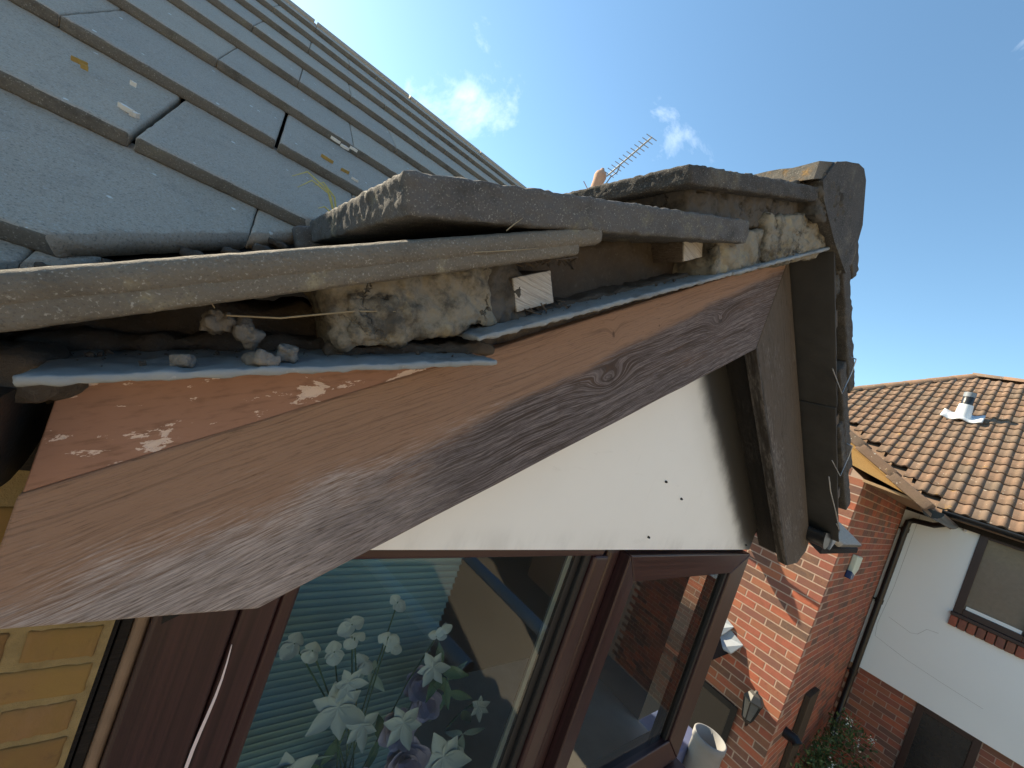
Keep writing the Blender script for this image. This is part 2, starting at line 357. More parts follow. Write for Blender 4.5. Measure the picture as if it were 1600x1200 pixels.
def panel_mat():
    g = G('white_gable_panel'); o = g.co(); x, y, z = g.sep(o)
    c = g.mix(g.noise(o, 5, 5, 0.6), (0.74, 0.725, 0.69), (0.80, 0.785, 0.75))
    # near-black band, fading out away from the right-hand bargeboard
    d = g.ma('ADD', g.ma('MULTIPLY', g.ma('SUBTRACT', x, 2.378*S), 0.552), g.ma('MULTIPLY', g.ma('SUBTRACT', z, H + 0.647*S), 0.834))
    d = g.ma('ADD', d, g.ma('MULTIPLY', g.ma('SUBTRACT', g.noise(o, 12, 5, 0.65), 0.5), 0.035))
    edge_dark = g.step(d, -0.105, -0.050)
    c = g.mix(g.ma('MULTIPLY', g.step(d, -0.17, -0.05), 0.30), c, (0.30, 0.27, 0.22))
    c = g.mix(g.ma('MULTIPLY', g.step(g.noise(g.vm(o, (5, 5, 22)), 2, 5, 0.7), 0.60, 0.78), 0.25), c, (0.42, 0.40, 0.36))
    gz = g.ma('MULTIPLY', g.step(z, H - 0.712*S + 0.045, H - 0.712*S), g.step(g.noise(g.vm(o, (6, 6, 2)), 2.0, 5, 0.7), 0.40, 0.70))
    c = g.mix(g.ma('MULTIPLY', gz, 0.22), c, (0.22, 0.21, 0.19))
    c = g.mix(g.ma('MULTIPLY', g.step(g.noise(g.vm(o, (30, 30, 3), (0.4, 0, 0)), 1.4, 5, 0.7), 0.60, 0.80), 0.22), c, (0.30, 0.29, 0.26))
    c = g.mix(g.ma('MULTIPLY', edge_dark, 0.97), c, (0.012, 0.011, 0.010))
    sp = g.vor(g.vm(o, (1, 1, 1), (0.31, 0.2, 0.17)), 13)
    c = g.mix(g.ma('MULTIPLY', g.step(sp, 0.035, 0.02), 0.8), c, (0.05, 0.05, 0.05))
    return g.done(c, 0.45, g.bump(g.noise(o, 60, 3), 0.08, 0.001), 0.4)
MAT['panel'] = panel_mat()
def glass_mat(name, tint=(0.78, 0.92, 0.95), ior=1.55):
    g = G(name); tr = g.n('ShaderNodeBsdfTransparent'); tr.inputs[0].default_value = (*tint, 1)
    gl = g.n('ShaderNodeBsdfGlossy'); gl.inputs['Roughness'].default_value = 0.004; gl.inputs['Color'].default_value = (0.95, 0.98, 1, 1)
    fr = g.n('ShaderNodeFresnel'); fr.inputs['IOR'].default_value = ior
    mxs = g.n('ShaderNodeMixShader'); g.put(mxs.inputs[0], fr.outputs[0]); g.put(mxs.inputs[1], tr.outputs[0]); g.put(mxs.inputs[2], gl.outputs[0])
    g.t.links.new(mxs.outputs[0], g.out.inputs[0]); return g.m
MAT['glass'] = glass_mat('window_glass')
MAT['yellow_mortar'] = plain('yellow_mortar', (0.235, 0.172, 0.082), 0.95, 0.1, 0, 0.45, 60, 0.003)
MAT['yellow_brick'] = brick_mat('yellow_stock_brick', [(0.0, (0.15, 0.090, 0.030)), (0.35, (0.225, 0.142, 0.045)), (0.7, (0.185, 0.112, 0.036)), (1.0, (0.125, 0.072, 0.026))])

# ------------------------------------------------------------------ ground
def ground_mat():
    g = G('paved_ground'); o = g.co()
    c = g.mix(g.noise(o, 0.8, 6, 0.65), (0.24, 0.215, 0.18), (0.34, 0.31, 0.26))
    c = g.mix(g.ma('MULTIPLY', g.step(g.noise(o, 40, 4, 0.7), 0.5, 0.7), 0.4), c, (0.10, 0.09, 0.08))
    return g.done(c, 0.95, g.bump(g.noise(o, 60, 5, 0.7), 0.6, 0.01), 0.15)
gb = MB(); gb.quad((-400, -400, 0), (400, -400, 0), (400, 400, 0), (-400, 400, 0))
ground = gb.build('ground', ground_mat()); ground['kind'] = 'structure'

# ------------------------------------------------------------------ the house: wall and gable
house = empty('house', (0.7, 0.6, 0), 'near house with weathered timber gable, damaged verge tiles and grey roof', 'house')
WY = 1.25                      # wall plane
AX = 2.378                     # gable centre line
SL = 0.662
sl = Vector((1, 0, SL)).normalized(); up = Vector((-SL, 0, 1)).normalized()      # left slope
sr = Vector((1, 0, -SL)).normalized(); ur = Vector((SL, 0, 1)).normalized()      # right slope
YV = Vector((0, 1, 0))

wb = MB()
a = V(-9, WY - 0.010, 0); b = V(0.02, WY + 0.6, -0.45)
wb.box((a.x, a.y, 0), (b.x, b.y, b.z))
a = V(0.02, WY + 0.35, 0); b = V(4.16, WY + 0.6, -2.75)
wb.box((a.x, a.y, 0), (b.x, b.y, b.z))
wall = wb.build('wall', MAT['yellow_mortar'], house)
def brick_mesh(l, d, h, r=0.004, amp=0.0012, seg=(5, 1, 2), seed=0, freq=60):
    m = MB(); m.rbox(Matrix.Identity(4), (l, d, h), r, seg, amp, freq, seed); return m.mesh('brick')
ch = 0.100                     # course height, units
ybm = []
for k in range(3):
    me = brick_mesh(0.30*S, 0.09*S, (ch - 0.017)*S, 0.0025, 0.0012, (14, 2, 5), k*5, 120); me.materials.append(MAT['yellow_brick']); ybm.append(me)
for c in range(44):
    zc = -0.765 - c*ch if c else -0.765
    zc = -0.662 - c*ch
    for i in range(5):
        xc = 0.0067 - 0.15 - (0.15 if c % 2 else 0) - i*0.318
        if i == 0 and c % 2: 
            o = link('brick', ybm[c % 3], None, wall); o.location = V(0.0067 - 0.068, WY + 0.03, zc); o.scale = (0.42, 1, 1)
        o = link('brick', ybm[(c + i) % 3], None, wall); o.location = V(xc - (0.0 if c % 2 == 0 else 0.009), WY + 0.03, zc)

def board(name, poly, y0, th, mat, origin, ax_, az_, parent, bevel=0.0025, sub=26, jit=0.0009):
    """flat board; polygon in world units (x, z), local x along ax_, local z along az_"""
    mtx = frame(origin, ax_, YV, az_); inv = mtx.inverted()
    pts = []
    P = [V(x, y0, z) for x, z in poly]
    for i, p in enumerate(P):
        q = P[(i+1) % len(P)]; n = max(1, int((q-p).length/(1.0/sub)))
        for k in range(n):
            w = p.lerp(q, k/n)
            if k: w = w + Vector((mnoise.noise(w*40), 0, mnoise.noise(w*40 + Vector((9, 9, 9)))))*jit
            pts.append(inv @ w)
    m = MB(); m.prism(pts, (0, th*S, 0))
    if mtx.to_3x3().determinant() < 0: pass
    o = m.build(name, mat, parent, bevel, 3)
    o.matrix_parent_inverse = (Matrix.Translation(-parent.location) if parent.type == 'EMPTY' else Matrix.Identity(4)) @ Matrix.Identity(4)
    o.matrix_basis = mtx
    bm = bmesh.new(); bm.from_mesh(o.data); bmesh.ops.recalc_face_normals(bm, faces=bm.faces); bm.to_mesh(o.data); bm.free()
    return o
zb, zt = 0.647, 1.207
board('bargeboard', [(AX, zb), (AX, zt), (-0.172, zt - SL*(AX + 0.172)), (-0.172, -0.738), (0.272, -0.738)][::-1], 1.0, 0.075, MAT['board_left'], V(AX, 1, zb), sl, up, house)
board('bargeboard', [(AX + 0.004, zb), (AX + 0.004, zt), (4.93, zt - SL*(4.93 - AX)), (4.93, -0.60), (4.78, -0.72), (4.47, -0.738)], 1.0, 0.075, MAT['board_right'], V(AX, 1, zb), sr, ur, house)
board('filler_board', [(-0.168, -0.478), (0.66, 0.062), (0.60, 0.056), (-0.168, -0.262)][::-1], 1.006, 0.06, MAT['filler'], V(0, 1, -0.3), Vector((1, 0, 0.45)).normalized(), Vector((-0.45, 0, 1)).normalized(), house, 0.001)
# soffit boards behind the bargeboards
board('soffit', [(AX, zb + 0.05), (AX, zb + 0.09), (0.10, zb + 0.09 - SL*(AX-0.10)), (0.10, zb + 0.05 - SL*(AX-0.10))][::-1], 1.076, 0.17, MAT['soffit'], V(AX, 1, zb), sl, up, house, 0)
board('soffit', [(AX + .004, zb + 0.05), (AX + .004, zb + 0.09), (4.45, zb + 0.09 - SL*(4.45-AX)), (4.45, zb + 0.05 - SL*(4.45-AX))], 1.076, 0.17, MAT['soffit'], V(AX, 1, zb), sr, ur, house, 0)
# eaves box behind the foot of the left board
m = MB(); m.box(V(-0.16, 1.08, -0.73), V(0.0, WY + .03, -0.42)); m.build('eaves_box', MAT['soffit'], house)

# white gable panel with its fixings
PB = -0.712
pp = [(0.16, PB), (4.17, PB), (4.17, -0.50), (AX, zb + 0.10), (0.16, -0.75 + 0.10)]
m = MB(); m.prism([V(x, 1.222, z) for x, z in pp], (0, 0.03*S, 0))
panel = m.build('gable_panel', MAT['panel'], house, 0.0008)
for x, z in ((2.607, -0.352), (2.374, -0.625), (2.345, -0.262), (4.03, -0.665)):
    m = MB(); c = V(x, 1.221, z); m.tube([c, c + Vector((0, -0.0035, 0)), c + Vector((0.0006, -0.0045, 0.0006))], [0.0026, 0.0022, 0.0009], 8)
    m.build('screw', MAT['black'], panel)
# the filling above and behind the panel so no daylight shows through
m = MB(); m.prism([V(x, 1.27, z) for x, z in ((0.05, -0.70), (4.25, -0.70), (4.6, -0.2), (AX, 1.28), (0.0, -0.32))], (0, 0.05*S, 0)); m.build('gable_sheathing', MAT['felt'], house)

# ------------------------------------------------------------------ window
wf = MB()
def vb(mb, x0, x1, y0, y1, z0, z1): mb.box(V(x0, y0, z0), V(x1, y1, z1))
ZW = -2.72
frame_o = None
vb(wf, 0.092, 0.29, WY - 0.012, WY + 0.20, ZW, -0.722)
window = wf.build('window', MAT['upvc'], house, 0.004, 3)
def wpart(name, boxes, mat, bevel=0.003, parent=window):
    mb = MB()
    for q in boxes: vb(mb, *q)
    return mb.build(name, mat, parent, bevel, 3)
wpart('jamb', [(0.294, 0.395, WY - 0.004, WY + 0.20, ZW, -0.722)], MAT['upvc'], 0.004)
wpart('glazing_bead', [(0.397, 0.447, WY + 0.006, WY + 0.12, ZW, -0.765)], MAT['upvc'], 0.005)
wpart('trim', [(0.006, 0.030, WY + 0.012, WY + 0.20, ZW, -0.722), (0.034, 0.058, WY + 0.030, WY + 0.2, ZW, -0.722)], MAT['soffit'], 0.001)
wpart('sealant_bead', [(0.059, 0.091, WY + 0.016, WY + 0.2, ZW, -0.722)], MAT['sealant'], 0.004)
wpart('head_rail', [(0.397, 2.02, WY - 0.006, WY + 0.2, -0.763, -0.7135)], MAT['upvc_h'], 0.004)
wpart('mullion', [(1.952, 2.085, WY - 0.006, WY + 0.20, ZW, -0.765)], MAT['upvc'], 0.006)
wpart('mullion', [(2.09, 2.212, WY + 0.010, WY + 0.20, ZW, -0.722)], MAT['upvc'], 0.010)
wpart('glazing_bead', [(1.895, 1.950, WY + 0.018, WY + 0.12, ZW, -0.765)], MAT['gasket'], 0.004)
wpart('spacer_bar', [(1.80, 1.835, WY + 0.060, WY + 0.075, ZW, -0.768)], MAT['steel'], 0.0006)
wpart('gasket', [(1.840, 1.893, WY + 0.045, WY + 0.10, ZW, -0.765)], MAT['gasket'], 0.001)
wpart('cill', [(-0.02, 4.20, WY - 0.14, WY + 0.2, ZW - 0.08, ZW)], MAT['upvc_h'], 0.004)
# pane of the fixed light, two leaves of glass
m = MB(); m.quad(V(0.44, WY + 0.05, ZW), V(1.90, WY + 0.05, ZW), V(1.90, WY + 0.05, -0.763), V(0.44, WY + 0.05, -0.763)); m.build('pane', MAT['glass'], window)
# opening sash with mitred corners
def mitre(x0, x1, z0, z1, w, y0, y1, inner, tp):
    """four mitred rails; returns objects"""
    A = [(x0, z0), (x1, z0), (x1, z1), (x0, z1)]; B = [(x0+w, z0+w), (x1-w, z0+w), (x1-w, z1-w), (x0+w, z1-w)]
    for i in range(4):
        j = (i+1) % 4
        e = 0.0018
        out = [A[i], A[j]]; inn = [B[j], B[i]]
        mb = MB()
        d = Vector((A[j][0]-A[i][0], A[j][1]-A[i][1])).normalized()*e
        po = [(A[i][0]+d.x, A[i][1]+d.y), (A[j][0]-d.x, A[j][1]-d.y), (B[j][0]-d.x, B[j][1]-d.y), (B[i][0]+d.x, B[i][1]+d.y)]
        f_ = [V(x, y0, z) for x, z in po[:2]] + [V(x, inner, z) for x, z in po[2:]]
        bk = [V(x, y1, z) for x, z in po]
        mb.add(f_ + bk, [(0, 1, 2, 3), (7, 6, 5, 4), (0, 4, 5, 1), (1, 5, 6, 2), (2, 6, 7, 3), (3, 7, 4, 0)])
        o = mb.build('sash_rail' if i in (0, 2) else 'sash_stile', MAT['upvc_h'] if i in (0, 2) else MAT['upvc'], window, 0.003, 3)
        bm = bmesh.new(); bm.from_mesh(o.data); bmesh.ops.recalc_face_normals(bm, faces=bm.faces); bm.to_mesh(o.data); bm.free()
mitre(2.216, 4.150, ZW + 0.02, -0.735, 0.20, WY - 0.055, WY + 0.12, WY - 0.02, None)
wpart('head_rail', [(2.216, 4.150, WY + 0.012, WY + 0.2, -0.733, -0.7135)], MAT['upvc_h'], 0.002)
for bx_ in ((3.90, 3.948, WY + 0.0, WY + 0.06, ZW + 0.2, -0.937), (2.418, 2.44, WY + 0.0, WY + 0.06, ZW + 0.2, -0.937), (3.70, 3.78, WY + 0.03, WY + 0.06, ZW + .2, -0.937), (3.82, 3.85, WY + 0.03, WY + 0.06, ZW + .2, -0.937)):
    wpart('gasket', [bx_], MAT['gasket'], 0.001)
m = MB(); m.quad(V(2.41, WY + 0.025, ZW + .2), V(3.95, WY + 0.025, ZW + .2), V(3.95, WY + 0.025, -0.936), V(2.41, WY + 0.025, -0.936)); m.build('pane', glass_mat('sash_glass', (0.6, 0.66, 0.66), 2.1), window)
# peeled edge of foil on the jamb
m = MB(); n = 14
pts = [V(0.300 + 0.006*math.sin(i*0.7), WY - 0.016, -1.02 - i*0.055) for i in range(n)]
for i in range(n-1):
    w0 = 0.0012*math.sin(math.pi*i/(n-1)) + 0.0003; w1 = 0.0012*math.sin(math.pi*(i+1)/(n-1)) + 0.0003
    m.prism([pts[i] + Vector((-w0, 0, 0)), pts[i] + Vector((w0, 0, 0)), pts[i+1] + Vector((w1, 0, 0)), pts[i+1] + Vector((-w1, 0, 0))], (0, 0.0012, 0))
m.build('torn_foil_edge', plain('pale_foil_edge', (0.6, 0.5, 0.5), 0.5), window)

# room behind the glass
room_m = plain('room_wall_paint', (0.16, 0.22, 0.24), 0.9, 0.2, 0, 0.1, 3)
m = MB()
x0, x1, y0, y1, z0, z1 = -0.9, 1.365, (WY + 0.35)*S, 3.4, 2.7, H - 0.7*S + 0.02
m.quad((x0, y1, z0), (x1, y1, z0), (x1, y1, z1), (x0, y1, z1)); m.quad((x0, y0, z0), (x0, y1, z0), (x0, y1, z1), (x0, y0, z1))
m.quad((x1, y1, z0), (x1, y0, z0), (x1, y0, z1), (x1, y1, z1)); m.quad((x0, y0, z1), (x0, y1, z1), (x1, y1, z1), (x1, y0, z1))
m.build('room_wall', room_m, house)
m = MB(); m.box((x0, WY*S + 0.02, z0 - 0.05), (x1, y1, z0)); m.build('room_floor', plain('carpet', (0.16, 0.12, 0.09), 0.95), house)
m = MB(); vb(m, 0.08, 4.14, WY + 0.2, WY + 1.3, ZW - 0.05, ZW + 0.01); m.build('window_board', plain('white_gloss_board', (0.62, 0.62, 0.60), 0.4), house)
blind_m = plain('blind_slat', (0.17, 0.28, 0.31), 0.55, 0.4, 0, 0.08, 6)
bl = MB(); vb(bl, 0.42, 1.93, 1.90, 2.0, -0.76, -0.71); blind = bl.build('blind', blind_m, house, 0.002)
for i in range(44):
    z = -0.79 - i*0.043; m = MB()
    p = []
    for k in range(5):
        t = k/4; yy = 1.93 + 0.020*math.sin(math.pi*t); p.append((yy, z - 0.046*t))
    vs_ = [V(0.43, y, zz) for y, zz in p] + [V(1.62, y, zz) for y, zz in p]
    m.add(vs_, [(k, k+1, k+6, k+5) for k in range(4)], True)
    m.build('slat', blind_m, blind)

# ------------------------------------------------------------------ left verge: slates, bedding, battens
deck_m = MAT['felt']
def zs(x): return -0.24 + 0.632*x              # undercloak line at its outer edge
d = MB()
def zl(x): return -0.02 + SL*x
# felt-covered deck of both dormer slopes, set back behind the bedding
p = [V(-0.7, 1.22, zl(-0.7)), V(AX, 1.22, zl(AX)), V(AX, 4.0, zl(AX)), V(-0.7, 1.3, zl(-0.7))]
d.prism(p, (0, 0, -0.05*S))
p = [V(AX, 1.22, zl(AX)), V(5.4, 1.22, zl(2*AX-5.4)), V(5.4, 1.3, zl(2*AX-5.4)), V(AX, 4.0, zl(AX))]
d.prism(p, (0, 0, -0.05*S))
dormer = d.build('dormer_roof', deck_m, house)

def slab(name, p0, p1, y0, y1, th, mat, parent, r=0.003, amp=0.001, freq=40, seed=0, seg=None, ytilt=0.0, normal=None):
    """slab whose top edge runs from p0 to p1 (x, z units) at y0 and reaches back to y1; th = thickness below"""
    a = V(p0[0], y0, p0[1]); b = V(p1[0], y0, p1[1]); X = (b - a); Lx = X.length; X.normalize()
    Y = Vector((0, 1, ytilt)); Y = (Y - X*Y.dot(X)).normalized(); Z = X.cross(Y)
    Ly = (y1 - y0)*S; Lz = th*S
    c = a + X*Lx/2 + Y*Ly/2 - Z*Lz/2
    m = MB(); seg = seg or (max(4, int(Lx/0.006)), max(4, int(Ly/0.01)), max(2, int(Lz/0.005)))
    cg = 0.0
    if name == 'undercloak_slate' and mat is MAT['slate']: amp = 0.0016; freq = 95; seg = (max(8, int(Lx/0.003)), max(4, int(Ly/0.006)), 2)
    if name == 'mortar_bed': cg = 0.0030; r *= 0.40; amp *= 0.7; seg = (max(8, int(Lx/0.0024)), max(6, int(Ly/0.005)), max(6, int(Lz/0.0026)))
    m.rbox(frame(c, X, Y, Z), (Lx, Ly, Lz), r, seg, amp, freq, seed, True, 0.5, cg)
    return m.build(name, mat, parent)
slab('undercloak_slate', (-0.180, -0.222), (0.565, 0.040), 0.81, 1.22, 0.014, MAT['slate'], dormer, 0.0018, 0.0009, 60, 1)
slab('undercloak_slate', (0.492, 0.075), (1.50, zs(1.50)), 0.815, 1.20, 0.014, MAT['slate'], dormer, 0.0018, 0.0008, 60, 2)
slab('undercloak_slate', (1.505, zs(1.505)), (AX + 0.01, zs(AX + 0.01)), 0.81, 1.20, 0.014, MAT['slate'], dormer, 0.0018, 0.0008, 60, 3)
# dark earth and rotten bedding behind
slab('bedding_dirt', (-0.33, -0.20), (0.62, 0.20), 1.10, 1.28, 0.20, MAT['dirt'], dormer, 0.012, 0.010, 34, 4)
slab('bedding_dirt', (0.48, 0.30), (1.55, 0.93), 1.03, 1.30, 0.30, MAT['dirt'], dormer, 0.012, 0.006, 30, 5)
slab('bedding_dirt', (1.30, 0.85), (2.30, 1.46), 1.09, 1.30, 0.34, MAT['dirt'], dormer, 0.012, 0.006, 30, 6)
slab('bedding_dirt', (-0.52, -0.36), (-0.17, -0.19), 0.93, 1.24, 0.10, MAT['dirt'], dormer, 0.015, 0.010, 34, 7)
slab('bedding_dirt', (0.20, -0.062), (0.62, 0.085), 0.93, 1.07, 0.03, MAT['dirt'], dormer, 0.006, 0.006, 60, 17)
slab('bedding_dirt', (0.62, 0.168), (1.40, 0.660), 0.925, 1.06, 0.022, MAT['dirt'], dormer, 0.005, 0.004, 60, 18)
slab('bedding_dirt', (-0.26, -0.215), (0.25, -0.042), 1.03, 1.15, 0.035, MAT['dirt'], dormer, 0.008, 0.006, 60, 19)
# mortar left under the tiles
slab('mortar_bed', (0.145, 0.075), (0.505, 0.275), 0.885, 1.12, 0.165, MAT['mortar'], dormer, 0.016, 0.011, 26, 8, (22, 14, 10))
slab('mortar_bed', (0.20, 0.06), (0.34, 0.10), 0.872, 1.05, 0.11, MAT['mortar'], dormer, 0.014, 0.009, 40, 9, (14, 10, 8))
slab('mortar_bed', (0.47, 0.25), (0.575, 0.33), 0.90, 1.10, 0.20, MAT['mortar_dark'], dormer, 0.012, 0.009, 40, 10, (10, 10, 10))
slab('mortar_bed', (1.36, 0.795), (2.33, 1.375), 0.845, 1.10, 0.165, MAT['mortar'], dormer, 0.012, 0.008, 34, 11, (44, 12, 10))
slab('mortar_bed', (1.66, 1.04), (2.32, 1.44), 0.835, 1.10, 0.20, MAT['mortar'], dormer, 0.016, 0.010, 34, 12, (34, 12, 12))
slab('mortar_bed', (1.10, 0.90), (2.10, 1.46), 0.86, 1.15, 0.20, MAT['mortar_dark'], dormer, 0.012, 0.008, 30, 13, (36, 12, 8))
# tile battens with their sawn ends
def batten(cx, cz, w, h, y0, y1):
    X = sl; Z = up; c = V(cx, (y0+y1)/2, cz)
    m = MB(); m.rbox(frame(c, X, YV, Z), (w*S, (y1-y0)*S, h*S), 0.0012, (4, 20, 4), 0.0008, 60, cx*7)
    o = m.build('batten', MAT['batten'], dormer)
    m = MB(); c2 = V(cx, y0 - 0.002, cz); m.rbox(frame(c2, X, YV, Z), (w*S*0.985, 0.004*S*2, h*S*0.97), 0.0008, (10, 1, 8), 0.0006, 130, cx*3)
    m.build('batten_end', MAT['batten_end'], dormer)
batten(0.662, 0.264, 0.138, 0.096, 0.90, 2.1)
batten(1.316, 0.722, 0.130, 0.084, 0.90, 2.7)

# ------------------------------------------------------------------ left verge tiles
VN = Vector((1, -0.948, 0)).normalized()       # valley plane, dormer side is +VN
VP = V(-0.387, 1.379, 0)
def vtile(p0, p1, y0, y1, th, mat, seed, skew=0.0, amp=0.0016, r=0.0045, name='roof_tile', fine=0.005):
    a = V(p0[0], y0, p0[1]); b = V(p1[0], y0, p1[1]); X = (b - a); Lx = X.length; X.normalize()
    Y = Vector((skew, 1, 0)); Y = (Y - X*Y.dot(X)).normalized(); Z = X.cross(Y)
    Ly = (y1-y0)*S; Lz = th*S; c = a + X*Lx/2 + Y*Ly/2 - Z*Lz/2
    m = MB(); m.rbox(frame(c, X, Y, Z), (Lx, Ly, Lz), r, (max(6, int(Lx/fine)), max(6, int(Ly/fine)), max(3, int(Lz/0.004))), amp*0.6, 110, seed, True, 0.9)
    me = m.mesh(name); n = cut(me, VP + Vector((-0.012, 0.012, 0)), -VN)
    if n < 4: return None
    return link(name, me, mat, dormer)
# slipped bottom tile: upper skin and the thicker ribbed body underneath
vtile((-0.66, -0.352), (0.748, 0.498), 0.800, 1.80, 0.050, MAT['tile_old'], 21, 0, 0.0005, 0.0070)
vtile((-0.64, -0.36), (0.672, 0.445), 0.806, 1.78, 0.065, MAT['tile_old'], 22, 0, 0.0007)
# second course
vtile((0.200, 0.316), (1.475, 0.912), 0.800, 1.86, 0.085, MAT['tile'], 23, -0.05, 0.0022, 0.0035)
vtile((0.150, 0.300), (1.430, 0.900), 1.875, 2.9, 0.105, MAT['tile'], 24, -0.03, 0.002, 0.006, fine=0.01)
# third course
vtile((1.010, 0.852), (1.960, 1.345), 0.800, 1.80, 0.062, MAT['tile_dark'], 25, -0.02, 0.0022, 0.0035)
vtile((1.000, 0.850), (1.960, 1.345), 1.815, 2.85, 0.105, MAT['tile'], 26, -0.02, 0.002, 0.006, fine=0.01)
vtile((1.000, 0.850), (1.960, 1.345), 2.860, 3.9, 0.105, MAT['tile'], 27, -0.02, 0.002, 0.006, fine=0.01)
for k in range(1, 3):
    vtile((1.62, 1.22), (2.30, 1.60), 0.86 + k*1.02, 1.86 + k*1.02, 0.09, MAT['tile'], 28 + k, 0, 0.002, 0.006, fine=0.01)
# right-hand slope, mirrored: verge tiles with stepped edges
def rtile(x0, z0, x1, z1, y0, y1, th, seed, fine=0.010):
    a = V(x0, y0, z0); b = V(x1, y0, z1); X = (b - a); Lx = X.length; X.normalize(); Y = YV; Z = X.cross(Y)
    c = a + X*Lx/2 + Y*(y1-y0)*S/2 - Z*th*S/2
    m = MB(); m.rbox(frame(c, X, Y, Z), (Lx, (y1-y0)*S, th*S), 0.005, (max(6, int(Lx/fine)), max(6, int((y1-y0)*S/fine)), 5), 0.0024, 60, seed, True, 0.8)
    me = m.mesh('roof_tile'); n = cut(me, V(2*AX + 0.387, 1.379, 0) + Vector((0.012, 0.012, 0)), Vector((-1, -0.948, 0)).normalized()*-1)
    if n > 3: link('roof_tile', me, MAT['tile_dark'], dormer)
for k in range(4):
    x1 = min(3.745 + (k-1)*0.81, 5.03); nose = (x1, 3.33 - SL*x1 - 0.0)
    x0 = max(x1 - 1.20, AX + 0.06); top = (x0, nose[1] + 0.50*(x1 - x0))
    for j in range(3): rtile(top[0], top[1], nose[0], nose[1], (0.815 + 0.004*k) + j*1.02, 1.80 + j*1.02, 0.105, 40 + k*3 + j)
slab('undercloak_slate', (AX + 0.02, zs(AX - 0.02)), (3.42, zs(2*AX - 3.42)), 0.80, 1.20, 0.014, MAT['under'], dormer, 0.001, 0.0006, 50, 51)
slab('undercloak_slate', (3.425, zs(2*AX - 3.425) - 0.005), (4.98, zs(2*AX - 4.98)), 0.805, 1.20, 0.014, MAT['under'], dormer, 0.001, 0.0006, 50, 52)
for k in range(3):
    x = 2.95 + k*0.81; c = V(x, 1.3, zs(2*AX - x) + 0.14); m = MB()
    m.rbox(frame(c, sr, YV, ur), (0.13*S, 0.9*S, 0.10*S), 0.001, (3, 6, 3)); m.build('batten', MAT['batten'], dormer)
slab('bedding_dirt', (2.45, 1.42), (5.1, -0.30), 0.93, 1.25, 0.13, MAT['felt'], dormer, 0.01, 0.006, 30, 55)
slab('mortar_bed', (2.36, 1.53), (2.85, 1.21), 0.835, 1.10, 0.17, MAT['mortar_dark'], dormer, 0.016, 0.012, 34, 56, (20, 10, 12))
# wire verge clips
for (x, z) in ((3.39, 0.927), (4.118, 0.412)):
    m = MB(); m.tube([V(x, 0.785, z + 0.02), V(x + 0.03, 0.79, z - 0.06), V(x - 0.02, 0.79, z - 0.24), V(x - 0.36, 0.80, z - 0.16)], 0.0010, 6); m.tube([V(x, 0.785, z + 0.02), V(x, 0.83, z + 0.03)], 0.0014, 6)
    m.build('tile_clip', MAT['steel'], dormer)
m = MB(); m.tube([V(3.83, 0.80, 0.13), V(4.0, 0.795, 0.03), V(4.4, 0.795, -0.12), V(4.825, 0.80, -0.284), V(4.6, 0.80, -0.22)], 0.0014, 6); m.build('tile_clip', MAT['steel'], dormer)

# ridge tiles along the dormer, bedded in mortar
def ridge_piece(y0, y1, seed, mat=MAT['ridge'], name='ridge_tile', fill=False):
    prof = []
    outer = [(1.86, 1.405), (2.00, 1.50), (2.14, 1.588), (2.25, 1.650), (2.33, 1.678), (2.42, 1.665), (2.50, 1.600), (2.60, 1.510), (2.72, 1.395)]
    inner = [(x, z - 0.085) for x, z in outer[::-1]] if not fill else [(2.66, 1.33), (2.62, 1.22), (2.3, 1.25), (2.0, 1.30), (1.93, 1.36)]
    if fill: outer = [(x, z - 0.010) for x, z in outer[1:-1]]
    loop = outer + inner; ny = 24; m = MB(); vs_ = []; n = len(loop)
    for j in range(ny+1):
        for x, z in loop:
            p = V(x, y0 + (y1-y0)*j/ny, z); q = p*55 + Vector((seed, 0, 0))
            vs_.append(p + Vector((mnoise.noise(q), mnoise.noise(q + Vector((5, 5, 5))), mnoise.noise(q + Vector((9, 2, 7)))))*0.0035)
    fs = [(j*n + i, j*n + (i+1) % n, (j+1)*n + (i+1) % n, (j+1)*n + i) for j in range(ny) for i in range(n)]
    fs += [list(range(n))[::-1], [ny*n + i for i in range(n)]]
    m.add(vs_, fs, True); o = m.build(name, mat, dormer); o.modifiers.new('s', 'EDGE_SPLIT').split_angle = math.radians(50); return o
ridge_piece(0.800, 2.1, 3); ridge_piece(0.784, 1.15, 5, MAT['tile_dark'], 'mortar_bed', True); ridge_piece(2.12, 3.5, 8)
slab('mortar_bed', (1.93, 1.40), (2.36, 1.575), 0.79, 1.2, 0.20, MAT['mortar_dark'], dormer, 0.014, 0.010, 40, 61, (18, 10, 10))
slab('mortar_bed', (2.28, 1.575), (2.68, 1.36), 0.80, 1.2, 0.18, MAT['mortar_dark'], dormer, 0.014, 0.010, 40, 62, (18, 10, 12))

